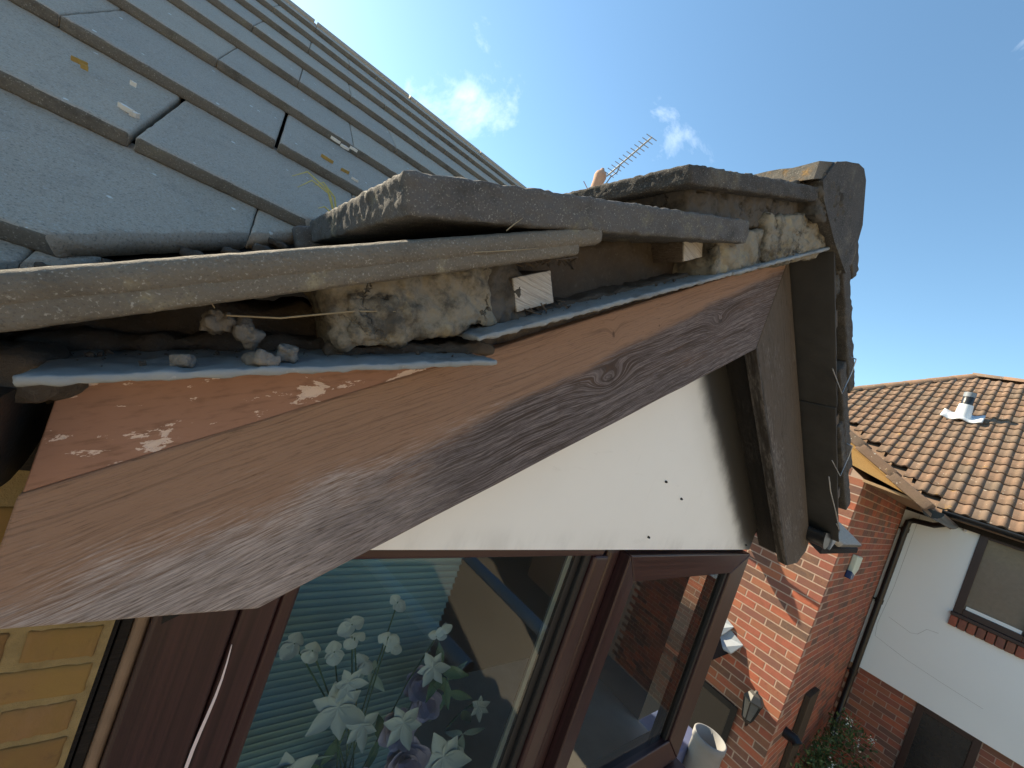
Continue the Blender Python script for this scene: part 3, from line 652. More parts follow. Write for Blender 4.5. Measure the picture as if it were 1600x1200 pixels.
# ------------------------------------------------------------------ gutters of the near house
def gutter(parent, a, b, r, mat, stop=True, name='gutter', upv=Vector((0, 0, 1))):
    a = Vector(a); b = Vector(b); d = (b-a).normalized(); sd_ = d.cross(upv).normalized(); m = MB(); n = 12; vs_ = []
    for rr in (r, r*0.93):
        for p in (a, b):
            for k in range(n+1):
                t = math.pi*k/n; vs_.append(p + sd_*rr*math.cos(t) - upv*rr*math.sin(t))
    s1 = n+1; fs = []
    for k in range(n): fs += [(k, k+1, s1+k+1, s1+k), (2*s1+k+1, 2*s1+k, 3*s1+k, 3*s1+k+1)]
    fs += [(0, s1, 3*s1, 2*s1), (n, 2*s1+n, 3*s1+n, s1+n)]
    m.add(vs_, fs, True)
    if stop:
        for p, e in ((a, -0.006), (b, 0.006)):
            m.prism([p + sd_*r*1.05*math.cos(math.pi*k/n) - upv*r*1.05*math.sin(math.pi*k/n) for k in range(n+1)], d*e)
    return m.build(name, mat, parent)
gutter(house, V(-0.215, 1.06, -0.27), V(-6, 1.06, -0.27), 0.20*S, MAT['black'])
m = MB(); m.box(V(-6, 1.20, -0.52), V(-0.175, 1.245, -0.2)); m.build('fascia', MAT['soffit'], house)
gutter(house, V(4.86, 0.88, -0.34), V(4.86, 3.0, -0.34), 0.15*S, MAT['black'])
m = MB(); m.prism([V(4.96, 0.85, -0.30), V(5.10, 0.85, -0.29), V(5.12, 0.85, -0.42), V(5.0, 0.85, -0.50)], (0, 0.02*S, 0)); m.build('gutter_bracket', MAT['lead'], house)

# ------------------------------------------------------------------ main roof of the near house
TQ = 0.72; q = math.atan(TQ)
def zm(y): return -0.35 + TQ*(y - 1)
ms = Vector((0, 1, TQ)).normalized(); mn = Vector((0, -TQ, 1)).normalized()
GH = 0.56; NT = 0.055
d = MB()
YR = 1.985 + 7.8*GH
d.prism([V(-8, 1.0, zm(1.0) - 0.22), V(-0.76, 1.0, zm(1.0) - 0.22), V(AX, 4.15, zm(4.15) - 0.22), V(2*AX + 0.76, 1.0, zm(1.0) - 0.22), V(7.5, 1.0, zm(1.0) - 0.22), V(7.5, YR, zm(YR) - 0.22), V(-8, YR, zm(YR) - 0.22)], (0, 0, -0.06*S))
d.prism([V(-8, YR, zm(YR) - 0.22), V(7.5, YR, zm(YR) - 0.22), V(7.5, YR + 7, zm(YR) - 0.22 - 7*TQ), V(-8, YR + 7, zm(YR) - 0.22 - 7*TQ)], (0, 0, -0.06*S))
main_roof = d.build('main_roof', MAT['felt'], house)
TW = 0.78
def main_tile(x0, k, seed, fine):
    y0 = 1.985 + k*GH; gap = 0.016 if (k, seed - k*31) in ((0, -7), (1, -7)) else 0.0025
    a = V(x0 + 0.014, y0, zm(y0)); Lx = (TW - gap)*S
    yb = y0 + GH*1.16; b = V(x0 + 0.014, yb, zm(yb) - NT*1.25 - 0.004)
    Y = (b - a); Ly = Y.length; Y.normalize(); X = Vector((1, 0, 0)); Z = X.cross(Y)
    c = a + X*Lx/2 + Y*Ly/2 - Z*NT*S/2
    m = MB(); m.rbox(frame(c, X, Y, Z), (Lx, Ly, NT*S), 0.0035, (max(4, int(Lx/fine)), max(4, int(Ly/fine)), 3), 0.0007, 60, seed, True, 0.7)
    return m.mesh('roof_tile')
for k in range(-2, 8):
    off = -0.37 if k % 2 == 0 else 0.012
    for i in range(-5, 9):
        x0 = off + i*TW
        if k > 4 and i < -2: pass
        fine = 0.010 if (k < 3 and -2 <= i <= 1) else 0.03
        me = main_tile(x0, k, k*31 + i*7, fine)
        yk = 1.985 + k*GH
        if yk < 3.75 and x0 < AX and x0 + TW > -1.2:
            n = cut(me, VP, VN)
        elif yk < 3.75 and x0 >= AX:
            n = cut(me, V(2*AX + 0.387, 1.379, 0), Vector((-1, -0.948, 0)).normalized())
        else: n = 9
        if n < 4: bpy.data.meshes.remove(me); continue
        o = link('roof_tile', me, MAT['roof'], main_roof)
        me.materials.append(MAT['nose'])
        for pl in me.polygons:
            if pl.normal.dot(ms) < -0.6: pl.material_index = 1  # faces turned down-slope take the darker nose colour
for i in range(-4, 5):
    m = MB(); yy = YR
    pr_ = [(-0.16, -0.115), (-0.1, -0.06), (-0.05, -0.03), (0, -0.02), (0.05, -0.03), (0.1, -0.06), (0.16, -0.115)]
    lo = [V(i*1.3 + 0.02, yy + a_, zm(yy) + b_ - 0.0) for a_, b_ in pr_] + [V(i*1.3 + 0.02, yy + a_*0.86, zm(yy) + b_ - 0.06) for a_, b_ in pr_[::-1]]
    m.prism(lo, (1.27*S, 0, 0)); m.build('ridge_tile', MAT['roof'], main_roof)
# valley lining: dark metal trough and moss lying in it
m = MB()
def vpt(t, off, dz):   # point along the valley, offset sideways
    x = -0.387 + 0.948*t; y = 1.379 + t
    p = V(x, y, zm(y) + dz); return p + VN*off*S
for (o0, z0_, o1, z1_) in ((-0.03, -0.10, 0.06, -0.14), (0.06, -0.14, 0.22, -0.05)):
    m.quad(vpt(-0.55, o0, z0_), vpt(-0.55, o1, z1_), vpt(2.7, o1, z1_), vpt(2.7, o0, z0_))
m.build('valley_lining', MAT['felt'], house)
for i in range(14):
    t = -0.3 + i*0.075; c = vpt(t, 0.04 + 0.03*math.sin(i*2.1), -0.10); m = MB()
    m.rbox(Matrix.Translation(c), (0.024, 0.018, 0.008), 0.004, (6, 5, 4), 0.004, 90, i*3); m.build('moss_clump', MAT['dirt'], house)

# ------------------------------------------------------------------ loose bits on the verge
def stone(x, y, z, sx, sy, sz, seed, label):
    m = MB(); mt = Matrix.Translation(V(x, y, z)) @ Matrix.Rotation(seed*0.9, 4, 'Z') @ Matrix.Rotation(0.35, 4, 'Y')
    m.rbox(mt, (sx*S*0.9, sy*S*0.9, sz*S*0.75), min(sx, sy, sz)*S*0.22, (12, 12, 9), min(sx, sy, sz)*S*0.18, 110, seed, True, 0.5, min(sx, sy, sz)*S*0.14)
    return tag(m.build('mortar_fragment', MAT['stone']), label, 'fragment', 'mortar crumbs lying on the verge')
def zL(x): return -0.162 + 0.352*x
stone(0.092, 0.855, zL(0.09) + 0.010, 0.085, 0.045, 0.032, 2, 'largest pale mortar crumb lying on the lowest slate, nearest its middle')
stone(0.128, 0.865, zL(0.13) + 0.022, 0.035, 0.035, 0.038, 5, 'small crumb touching the right end of the largest mortar crumb')
stone(-0.018, 0.855, zL(-0.02) + 0.014, 0.030, 0.028, 0.028, 3, 'single small pale crumb alone on the left part of the lowest slate')
stone(0.062, 0.93, zL(0.06) + 0.055, 0.052, 0.05, 0.052, 7, 'rounded grey crumb behind the largest one, against the dark dirt')
stone(0.010, 0.945, zL(0.01) + 0.075, 0.050, 0.05, 0.055, 9, 'dark rounded crumb furthest back under the lowest verge tile, beside straw')
def straw(pts, r, label):
    m = MB(); m.tube([V(*p) for p in pts], [r] + [r*1.1]*(len(pts)-2) + [r*0.5], 5)
    return tag(m.build('straw_stalk', MAT['straw']), label, 'straw', 'dry straw in the broken verge')
MAT['straw'] = plain('dry_straw', (0.27, 0.225, 0.15), 0.8, 0.2, 0, 0.3, 40)
straw([(0.02, 0.90, -0.062), (0.10, 0.885, -0.035), (0.22, 0.872, 0.028), (0.30, 0.866, 0.06)], 0.0006, 'long pale straw running from the pebbles to the big mortar lump')
straw([(-0.055, 0.89, 0.0), (-0.02, 0.88, -0.035), (0.0, 0.89, -0.055)], 0.0006, 'short straw slanting down beside the dark rounded crumb')
straw([(0.40, 0.80, 0.245), (0.50, 0.795, 0.300), (0.56, 0.798, 0.335)], 0.0004, 'thin straw caught along the underside of the lowest verge tile')
straw([(0.455, 0.795, 0.325), (0.465, 0.79, 0.345), (0.485, 0.795, 0.372)], 0.0004, 'tiny straw wisp stuck upright on the face of the lowest verge tile')
for i in range(16):
    x = 0.60 + R.random()*0.14; z = 0.318 + (x - 0.6)*0.6
    pts = [(x + R.uniform(-.05, .05), 0.90 + R.uniform(-.02, .05), z + R.uniform(-.02, .035)) for _ in range(4)]
    if i == 0: nest = MB()
    nest.tube([V(*p) for p in pts], 0.0008, 4)
for i in range(10):
    x = 0.64 + R.random()*0.14; z = 0.172 + (x - 0.62)*0.6
    nest.tube([V(x + R.uniform(-.04, .04), 0.89 + R.uniform(-.03, .04), z + R.uniform(-.01, .02)) for _ in range(3)], 0.0007, 4)
o = nest.build('nest_litter', MAT['batten']); o['kind'] = 'stuff'; tag(o, 'matted dry grass and nest litter around the pale sawn batten end', 'litter')
grass = plain('dry_grass_blade', (0.46, 0.40, 0.14), 0.8, 0.2, 0, 0.3, 40)
gr_root = empty('grass_tuft', V(0.31, 1.9, 0.40), 'few dry yellow grass blades growing behind the second verge tile', 'grass')
for i, (dx, dz, bend) in enumerate(((-0.22, 0.12, 0.05), (-0.19, 0.09, 0.06), (-0.14, 0.13, 0.03), (-0.10, 0.05, 0.02))):
    b_ = V(0.31, 1.9, 0.36); m = MB()
    m.tube([b_, b_ + Vector((dx*0.4*S, 0, (dz*0.7 + bend)*S)), b_ + Vector((dx*0.8*S, 0, (dz + bend*0.8)*S)), b_ + Vector((dx*S, 0, dz*0.95*S))], [0.0012, 0.0014, 0.001, 0.0004], 5)
    m.build('blade', grass, gr_root)

# crumbs and grit scattered over the slates and the dirt: nobody could count them
cb = MB(); rc = random.Random(12)
for i in range(420):
    if i < 170: x = rc.uniform(-0.17, 0.54); y = 0.86 + 0.24*rc.random()**0.6; z = -0.158 + 0.352*x
    else: x = rc.uniform(0.52, 1.95); y = 0.885 + 0.2*rc.random()**0.8; z = zs(x) + 0.004
    h_ = 0.0005 + 0.0026*rc.random()**4; c = V(x, y, z) + Vector((0, 0, h_*0.4))
    mt = Matrix.Translation(c) @ Matrix.Rotation(rc.uniform(0, 6), 4, 'Z') @ Matrix.Rotation(rc.uniform(0, 6), 4, 'X')
    cb.add([mt @ (Vector(p)*h_*rc.uniform(.7, 1.3)) for p in ((1, 0, 0), (-1, 0.1, 0), (0, 1, 0.1), (0.1, -1, 0), (0, 0, 0.8), (0, 0.1, -0.8))], [(0, 2, 4), (2, 1, 4), (1, 3, 4), (3, 0, 4), (2, 0, 5), (1, 2, 5), (3, 1, 5), (0, 3, 5)])
o = cb.build('loose_grit', MAT['dirt']); o['kind'] = 'stuff'; tag(o, 'loose dark grit and crumbs strewn along the verge slates', 'grit')
# bird droppings and lichen spots on the main roof tiles
chalk = plain('bird_dropping', (0.66, 0.66, 0.63), 0.9); lich = plain('yellow_lichen', (0.36, 0.25, 0.08), 0.95)
rd = random.Random(4)
DROPS = ((-0.425, 2.13, 0.014, 0.0022, -0.1, chalk), (-0.40, 2.12, 0.006, 0.002, 0.5, chalk), (-0.47, 2.33, 0.004, 0.0015, 0.0, chalk), (-0.60, 2.28, 0.008, 0.0016, 0.3, lich), (-0.58, 2.26, 0.005, 0.002, 0.0, lich), (0.30, 3.02, 0.016, 0.002, -0.1, chalk), (0.36, 3.0, 0.012, 0.003, 0.2, chalk), (0.42, 3.06, 0.010, 0.002, 0.1, chalk), (0.26, 2.68, 0.014, 0.0022, -0.1, lich), (0.36, 2.66, 0.010, 0.002, 0.2, lich), (0.42, 2.62, 0.008, 0.0014, 0.0, chalk))
for (x, y, L_, w, ang, mt_) in DROPS:
    m = MB(); c = V(x, y, zm(y) + 0.0) ; n = 22; pts = []; L_ *= 0.8; w *= 0.7
    for k in range(n):
        t = 2*math.pi*k/n; rr = rd.uniform(0.35, 1.2); u_, v_ = L_*rr*math.cos(t), w*rr*math.sin(t)
        pts.append(c + (Vector((1, 0, 0))*(u_*math.cos(ang) - v_*math.sin(ang)) + ms*(u_*math.sin(ang) + v_*math.cos(ang))) + mn*(-0.004))
    m.prism(pts, mn*0.0058); m.build('roof_stain', mt_, main_roof)

# ------------------------------------------------------------------ flowers on the window board
fw = plain('white_petal', (0.40, 0.44, 0.45), 0.6, 0.3, 0, 0.08, 30); fp = plain('lilac_petal', (0.36, 0.32, 0.46), 0.6, 0.3, 0, 0.15, 30)
fg = plain('silk_leaf', (0.05, 0.105, 0.06), 0.6, 0.3, 0, 0.3, 30); fb = plain('pale_leaf', (0.20, 0.27, 0.26), 0.6, 0.3, 0, 0.2, 30)
bouquet = empty('flower_arrangement', V(1.15, 1.62, ZW + 0.01), 'artificial bouquet of white and lilac flowers behind the large window pane', 'flowers')
def petal_pts(L_, W_, cup, pointy, nu=6, nv=5):
    g_ = []
    for i in range(nu+1):
        t = i/nu; w = W_*(math.sin(math.pi*min(0.98, t**(0.75 if not pointy else 0.9)))**(0.6 if not pointy else 1.0))*(1 if not pointy else (1 - 0.25*t)) + 0.02*W_
        for j in range(nv+1):
            s_ = (j/nv - 0.5)*2
            g_.append(Vector((L_*t, w*s_*0.5, cup*L_*(t**1.6) + 0.18*w*s_*s_)))
    fs = [(i*(nv+1)+j, i*(nv+1)+j+1, (i+1)*(nv+1)+j+1, (i+1)*(nv+1)+j) for i in range(nu) for j in range(nv)]
    return g_, fs
def flower(name, pos, mat, layers, size, face, seed):
    rr = random.Random(seed); m = MB()
    fz = Vector(face).normalized(); fx = fz.orthogonal().normalized(); fy = fz.cross(fx); base = frame(V(*pos), fx, fy, fz)
    for (n, L_, W_, cup, pointy, ph) in layers:
        for k in range(n):
            g_, fs = petal_pts(L_*size*rr.uniform(.9, 1.1), W_*size, cup*rr.uniform(.8, 1.2), pointy)
            rot = Matrix.Rotation(ph + 2*math.pi*k/n + rr.uniform(-.12, .12), 4, 'Z')
            m.add([base @ (rot @ p) for p in g_], fs, True)
    return m.build(name, mat, bouquet)
ORCH = [(0.856, 1.62, -1.308), (0.892, 1.62, -1.38), (0.628, 1.62, -1.367), (0.706, 1.60, -1.394), (0.817, 1.62, -1.437), (0.988, 1.62, -1.516), (1.053, 1.62, -1.215), (1.056, 1.60, -1.384), (1.118, 1.62, -1.462), (1.369, 1.62, -1.428), (1.372, 1.60, -1.384)]
for i, p in enumerate(ORCH):
    flower('orchid_bloom', p, fw, [(2, 1.0, 1.15, 0.25, False, 0.3*i), (3, 0.75, 0.6, 0.15, False, 0.9 + 0.3*i)], 0.020 if i not in (6, 8, 9, 10) else 0.016, (-0.5 + 0.2*math.sin(i*2), -1, 0.2*math.cos(i*3)), i)
for i, (p, sz) in enumerate((((0.893, 1.55, -1.665), 0.045), ((0.907, 1.56, -1.559), 0.026), ((1.631, 1.52, -2.135), 0.052), ((1.379, 1.58, -1.594), 0.032), ((1.80, 1.55, -1.90), 0.024), ((0.765, 1.55, -1.95), 0.045), ((1.05, 1.55, -1.80), 0.030), ((1.25, 1.50, -1.80), 0.036))):
    flower('lily_bloom', p, fw, [(3, 1.0, 0.62, 0.35, True, 0.2*i), (3, 0.9, 0.55, 0.25, True, 1.05 + 0.2*i)], sz, (-0.4 + 0.3*math.sin(i*1.7), -1, 0.35), 40 + i)
for i, (p, sz) in enumerate((((1.396, 1.56, -2.117), 0.044), ((1.289, 1.58, -1.907), 0.034), ((1.449, 1.62, -1.84), 0.032), ((1.383, 1.66, -1.748), 0.030), ((1.15, 1.55, -2.15), 0.034), ((1.72, 1.60, -2.25), 0.036))):
    flower('rose_bloom', p, fp if i != 5 else fw, [(3, 0.32, 0.5, 2.6, False, 0), (4, 0.5, 0.75, 1.5, False, 0.5), (5, 0.75, 0.9, 0.85, False, 0.2), (6, 0.95, 1.0, 0.42, False, 0.7)], sz, (-0.45, -1, 0.5), 70 + i)
for i, (p, sz, mt) in enumerate((((1.47, 1.62, -1.66), 0.055, fg), ((1.52, 1.6, -1.72), 0.05, fg), ((1.05, 1.66, -1.62), 0.045, fb), ((0.80, 1.60, -1.95), 0.05, fb), ((1.75, 1.62, -1.98), 0.05, fg), ((1.62, 1.66, -1.86), 0.05, fg), ((0.95, 1.62, -2.05), 0.05, fg), ((1.25, 1.64, -2.02), 0.05, fg), ((1.78, 1.58, -2.1), 0.05, fb), ((0.66, 1.6, -2.05), 0.06, fb))):
    flower('leaf_spray', p, mt, [(3, 1.0, 0.42, 0.3, True, i*0.9)], sz, (0.3*math.sin(i*2.2), -1, 0.5*math.cos(i)), 90 + i)
for i, p in enumerate(ORCH[:2] + ORCH[2:5] + ORCH[6:8] + ORCH[9:10]):
    m = MB(); b_ = V(1.15 + 0.05*math.sin(i), 1.64, -2.3); e_ = V(*p)
    mid = b_.lerp(e_, 0.6) + Vector((0, 0.004, 0.02)); m.tube([b_, b_.lerp(mid, 0.5), mid, e_], 0.0012, 5); m.build('stem', fg, bouquet)
m = MB(); pts = [V(1.15, 1.64, z) for z in (ZW + 0.012, ZW + 0.03, ZW + 0.2, ZW + 0.36, ZW + 0.42)]
m.tube(pts, [0.035, 0.045, 0.058, 0.040, 0.046], 20); m.build('vase', plain('grey_vase', (0.3, 0.33, 0.36), 0.3, 0.5), bouquet)

# ------------------------------------------------------------------ the neighbouring house (metres about the lens)
NX, CY, WX = 4.80, 0.75, 8.0            # front of the brick gable, its corner, the set-back white wall
nb = empty('neighbour_house', (8.5, 2.0, 0), 'orange brick neighbouring house with white upper wall and brown tiled roof', 'house')
nmort = plain('pale_mortar', (0.37, 0.27, 0.21), 0.95, 0.1, 0, 0.2, 30, 0.003)
red = brick_mat('orange_red_brick', [(0.0, (0.37, 0.115, 0.066)), (0.22, (0.31, 0.10, 0.066)), (0.45, (0.20, 0.085, 0.068)), (0.62, (0.12, 0.075, 0.062)), (0.78, (0.35, 0.12, 0.068)), (0.9, (0.105, 0.075, 0.062)), (1.0, (0.38, 0.112, 0.066))])
m = MB()
m.box((NX + 0.0012, CY + 0.0012, 0), (WX + 3.6, 6.2, H + 0.235))
m.prism([M(NX + 0.0012, CY + 0.0012, 0.235), M(NX + 0.0012, 6.2, 0.235), M(NX + 0.0012, 3.475, 0.235 + 2.72*0.676)], (3.2, 0, 0))
m.box((WX + 0.014, -6.0, 0), (WX + 7.6, CY + 0.2, H + 0.30))
nwall = m.build('brick_wall', nmort, nb)
BL, BH, MJ = 0.215, 0.065, 0.010
def nbrick(l, seed, ax):
    dims = (l, 0.03, BH) if ax == 'x' else (0.03, l, BH)
    mm = MB(); mm.rbox(Matrix.Identity(4), dims, 0.003, (2, 2, 2), 0, 30, seed, False); me = mm.mesh('brick'); me.materials.append(red); return me
bx = {}
def bmesh_of(l, ax, v):
    key = (round(l, 3), ax, v)
    if key not in bx: bx[key] = nbrick(l, v*3 + len(bx), ax)
    return bx[key]
nind = 0
stuffb = MB()
def place(l, ax, c, single):
    global nind
    if single and nind < 298:
        o = link('brick', bmesh_of(l, ax, R.randint(0, 2)), None, nwall); o.location = c; nind += 1
    else:
        h = (l/2, 0.015, BH/2) if ax == 'x' else (0.015, l/2, BH/2)
        stuffb.box((c[0]-h[0], c[1]-h[1], c[2]-h[2]), (c[0]+h[0], c[1]+h[1], c[2]+h[2]))
top_c = 0.235
rows = int((H + top_c)/0.075)
for r_ in range(rows):
    zc = H + top_c - 0.0375 - r_*0.075
    vis = zc > H - 3.3
    # front, running to +y from the corner; quoins alternate with the return wall
    y = CY + (0 if r_ % 2 == 0 else 0.1125 - 0.0025)
    if r_ % 2: place(0.1025, 'y', Vector((NX + 0.015, CY + 0.051, zc)), vis)
    while y < 3.0:
        place(BL, 'y', Vector((NX + 0.015, y + BL/2, zc)), vis and y < 1.45); y += BL + MJ
    x = NX + (0 if r_ % 2 else 0.1025 + 0.01) + 0.0
    while x < WX - 0.02:
        l = min(BL, WX - x); 
        if x > NX + 0.01 or True:
            xs = max(x, NX + 0.034); l2 = x + l - xs
            if l2 > 0.02: place(l2, 'x', Vector((xs + l2/2, CY + 0.015, zc)), vis and x < NX + 0.5)
        x += BL + MJ
for r_ in range(40):                        # gable triangle above
    zc = H + top_c + 0.0375 + r_*0.075; ya = CY + (r_+1)*0.075/0.676 + (0.11 if r_ % 2 else 0); yb = 6.2 - (r_+1)*0.075/0.676
    y = ya
    while y + BL < yb: place(BL, 'y', Vector((NX + 0.015, y + BL/2, zc)), False); y += BL + MJ
for r_ in range(34):                        # ground storey under the white wall
    zc = H - 2.16 - r_*0.075; y = CY - (0 if r_ % 2 else 0.1125)
    while y > -3.0:
        for a_, b_ in ((max(y - BL, 0.070), y), (y - BL, min(y, -0.480))):
            if b_ - a_ > 0.02: place(b_ - a_, 'y', Vector((WX + 0.025, (a_ + b_)/2, zc)), False)
        y -= BL + MJ
o = stuffb.build('brick_field', red, nwall); o['kind'] = 'stuff'
# gable verge, boxed eaves and bargeboard in honey-coloured timber
honey = wood('honey_timber', (0.40, 0.235, 0.085), (0.42, 0.27, 0.12), (0.1, 0.06, 0.03))
def vz(y): return 0.20 + (y - 0.32)*0.676
m = MB(); m.prism([M(NX - 0.10, 0.335, 0.185), M(NX - 0.10, 0.49, 0.232), M(NX - 0.10, 3.2, vz(3.2) - 0.22), M(NX - 0.10, 3.2, vz(3.2) - 0.03), M(NX - 0.10, 0.36, vz(0.36) - 0.005)][::-1], (0.022, 0, 0)); m.build('bargeboard', honey, nb, 0.002)
m = MB(); m.prism([M(NX - 0.075, 0.36, 0.19), M(NX - 0.075, 0.915, 0.345), M(NX - 0.075, 0.94, 0.52), M(NX - 0.075, 0.36, 0.22)][::-1], (0.03, 0, 0)); m.build('eaves_box_end', honey, nb, 0.002)
m = MB(); m.hexa([M(NX - 0.045, 0.36, 0.185), M(NX - 0.045, 0.76, 0.215), M(WX - 0.1, 0.76, 0.215), M(WX - 0.1, 0.36, 0.185), M(NX - 0.045, 0.36, 0.205), M(NX - 0.045, 0.76, 0.24), M(WX - 0.1, 0.76, 0.24), M(WX - 0.1, 0.36, 0.205)]); m.build('soffit', plain('eaves_soffit', (0.30, 0.2, 0.11), 0.7), nb)
def pan_mat():
    g = G('brown_roman_tile'); o = g.co(); r = g.rnd(); 
    ov = g.n('ShaderNodeVectorMath'); g.put(ov.inputs[0], o); g.put(ov.inputs[1], g.comb(g.ma('MULTIPLY', r, 31.0), g.ma('MULTIPLY', r, 17.0), 0.0)); v = ov.outputs[0]
    c = g.ramp(r, [(0.0, (0.165, 0.105, 0.073)), (0.35, (0.19, 0.125, 0.088)), (0.6, (0.15, 0.11, 0.083)), (0.8, (0.20, 0.125, 0.084)), (1.0, (0.14, 0.108, 0.084))])
    c = g.mix(g.ma('MULTIPLY', g.step(g.noise(v, 9, 6, 0.7), 0.42, 0.68), 0.55), c, (0.12, 0.09, 0.062))
    c = g.mix(g.ma('MULTIPLY', g.step(g.noise(v, 26, 4, 0.6), 0.66, 0.70), 0.8), c, (0.55, 0.50, 0.42))
    c = g.mix(g.ma('MULTIPLY', g.step(g.noise(g.vm(v, (1, 1, 1), (5, 5, 5)), 5, 4, 0.7), 0.62, 0.72), 0.6), c, (0.36, 0.21, 0.05))
    return g.done(c, 0.9, g.bump(g.noise(v, 120, 4, 0.7), 0.6, 0.004), 0.2)
pan = pan_mat()
# flat verge tiles on the gable, stepped
nroof_m = MB()
nroof_m.prism([M(NX - 0.05, 0.30, vz(0.30) - 0.05), M(NX - 0.05, 3.475, vz(3.475) - 0.05), M(WX + 3.0, 3.475, vz(3.475) - 0.05), M(WX + 0.2, 0.30, vz(0.30) - 0.05)], (0, 0, -0.03))
nroof_m.prism([M(NX - 0.05, 3.475, vz(3.475) - 0.05), M(NX - 0.05, 6.65, vz(0.30) - 0.05), M(WX + 0.2, 6.65, vz(0.30) - 0.05), M(WX + 3.0, 3.475, vz(3.475) - 0.05)], (0, 0, -0.03))
EX, EZ, TP = 7.70, 0.32, 0.70                # eaves line and pitch of the big roof
RX, RY, RZ = 11.95, 0.83, 3.295
nroof_m.prism([M(EX, -7, EZ - 0.06), M(EX, RY + RX - EX, EZ - 0.06), M(RX, RY, RZ - 0.06), M(RX, -7, RZ - 0.06)], (0, 0, -0.03))
nroof_m.prism([M(RX, -7, RZ - 0.06), M(RX, RY, RZ - 0.06), M(RX + 4.2, RY + 4.2, EZ - 0.06), M(RX + 4.2, -7, EZ - 0.06)], (0, 0, -0.03))
nroof_m.prism([M(RX, RY, RZ - 0.06), M(EX, RY + RX - EX, EZ - 0.06), M(RX + 4.2, RY + 4.2, EZ - 0.06)], (0, 0, -0.03))
nroof = nroof_m.build('roof', pan, nb)
gs = Vector((0, 1, 0.676)).normalized(); gn = Vector((0, -0.676, 1)).normalized()
for k in range(9):
    y0 = 0.30 + k*0.252; a = M(NX - 0.13, y0, vz(y0) + 0.022); mm = MB()
    Y = Vector((0, 1, 0.676 - 0.075)).normalized(); Z = Vector((1, 0, 0)).cross(Y)
    c = a + Vector((0.15, 0, 0)) + Y*0.165 - Z*0.038
    mm.rbox(frame(c, Vector((1, 0, 0)), Y, Z), (0.30, 0.33, 0.076), 0.008, (4, 6, 2), 0.002, 20, k); mm.build('verge_tile', pan, nroof)
# roman tiles of the big roof
TWn, TGn = 0.145, 0.265
ps = Vector((1, 0, TP)).normalized(); pn = Vector((-TP, 0, 1)).normalized()
def roman(v):
    mm = MB(); n = 12; prof = []
    for i in range(n+1):
        t = i/n; h = 0.0
        if t < 0.46: h = 0.004
        else: h = 0.004 + 0.024*math.sin(math.pi*(t - 0.46)/0.54)**0.8
        prof.append((TWn*1.02*(t - 0.5), h))
    vs_ = []
    for (u, dz) in ((0.0, 0.020), (TGn*1.08, 0.0)):
        for y, h in prof: vs_.append(Vector((y, u, h + dz)))
    for y, h in prof: vs_.append(Vector((y, 0.002, h + 0.020 - 0.022)))
    s1 = n+1
    fs = [(i, i+1, s1+i+1, s1+i) for i in range(n)] + [(2*s1+i, 2*s1+i+1, i+1, i) for i in range(n)]
    mm.add(vs_, fs, False); mm.smooth = [True]*n + [False]*n
    me = mm.mesh('roof_tile'); me.materials.append(pan); return me
rmesh = roman(0)
cand = []
slope_len = (RX - EX)/ps.x
for r_ in range(int(slope_len/TGn) + 1):
    u = r_*TGn - 0.02; bx0 = EX + u*ps.x
    yl = RY + (RX - bx0)                      # hip line
    for c_ in range(-28, 46):
        yc = 0.83 - 0.15 + c_*TWn
        if yc + 0.10 > yl or yc < -3.2 or bx0 > RX - 0.15: continue
        if bx0 < WX + 1.6 and yc > 0.55 + (bx0 - EX)*1.0: continue     # runs into the gable roof
        p = M(bx0, yc, EZ + u*ps.z)
        cand.append(((0 if (-0.75 < yc < 3.0) else 1), r_, p))
cand.sort(key=lambda t: (t[0], t[1]))
stuff_t = MB(); tri = Matrix(((0, ps.x, pn.x), (-1, 0, 0), (0, ps.z, pn.z))).to_4x4()
for i, (_, r_, p) in enumerate(cand):
    mt = Matrix.Translation(p) @ tri @ Matrix.Rotation(R.uniform(-.012, .012), 4, 'Z')
    if i < 298:
        o = link('roof_tile', rmesh, None, nroof); o.matrix_basis = mt
    else:
        stuff_t.add([mt @ v.co for v in rmesh.vertices], [list(pl.vertices) for pl in rmesh.polygons], False)
o = stuff_t.build('roof_tile_field', pan, nroof); o['kind'] = 'stuff'
def hipcaps(a, b, n):
    a = Vector(a); b = Vector(b); d = (b-a)/n; dn = d.normalized(); sd_ = dn.cross(Vector((0, 0, 1))).normalized(); u_ = sd_.cross(dn)
    for i in range(n):
        mm = MB(); p = a + d*i; N_ = 8; vs_ = []
        for q_, rr in ((p, 0.118), (p + d*1.03, 0.108)):
            for k in range(N_+1):
                t = math.pi*k/N_; vs_.append(q_ + sd_*rr*math.cos(t) + u_*rr*0.75*math.sin(t) - u_*0.02)
        s1 = N_+1; mm.add(vs_, [(k, k+1, s1+k+1, s1+k) for k in range(N_)] + [list(range(s1))[::-1]], True)
        mm.build('ridge_tile', pan, nroof)
hipcaps(M(EX + 0.9, RY + RX - EX - 0.9, EZ + 0.9*TP), M(RX, RY, RZ), 12); hipcaps(M(RX, RY + 0.05, RZ), M(RX, -4, RZ), 12)
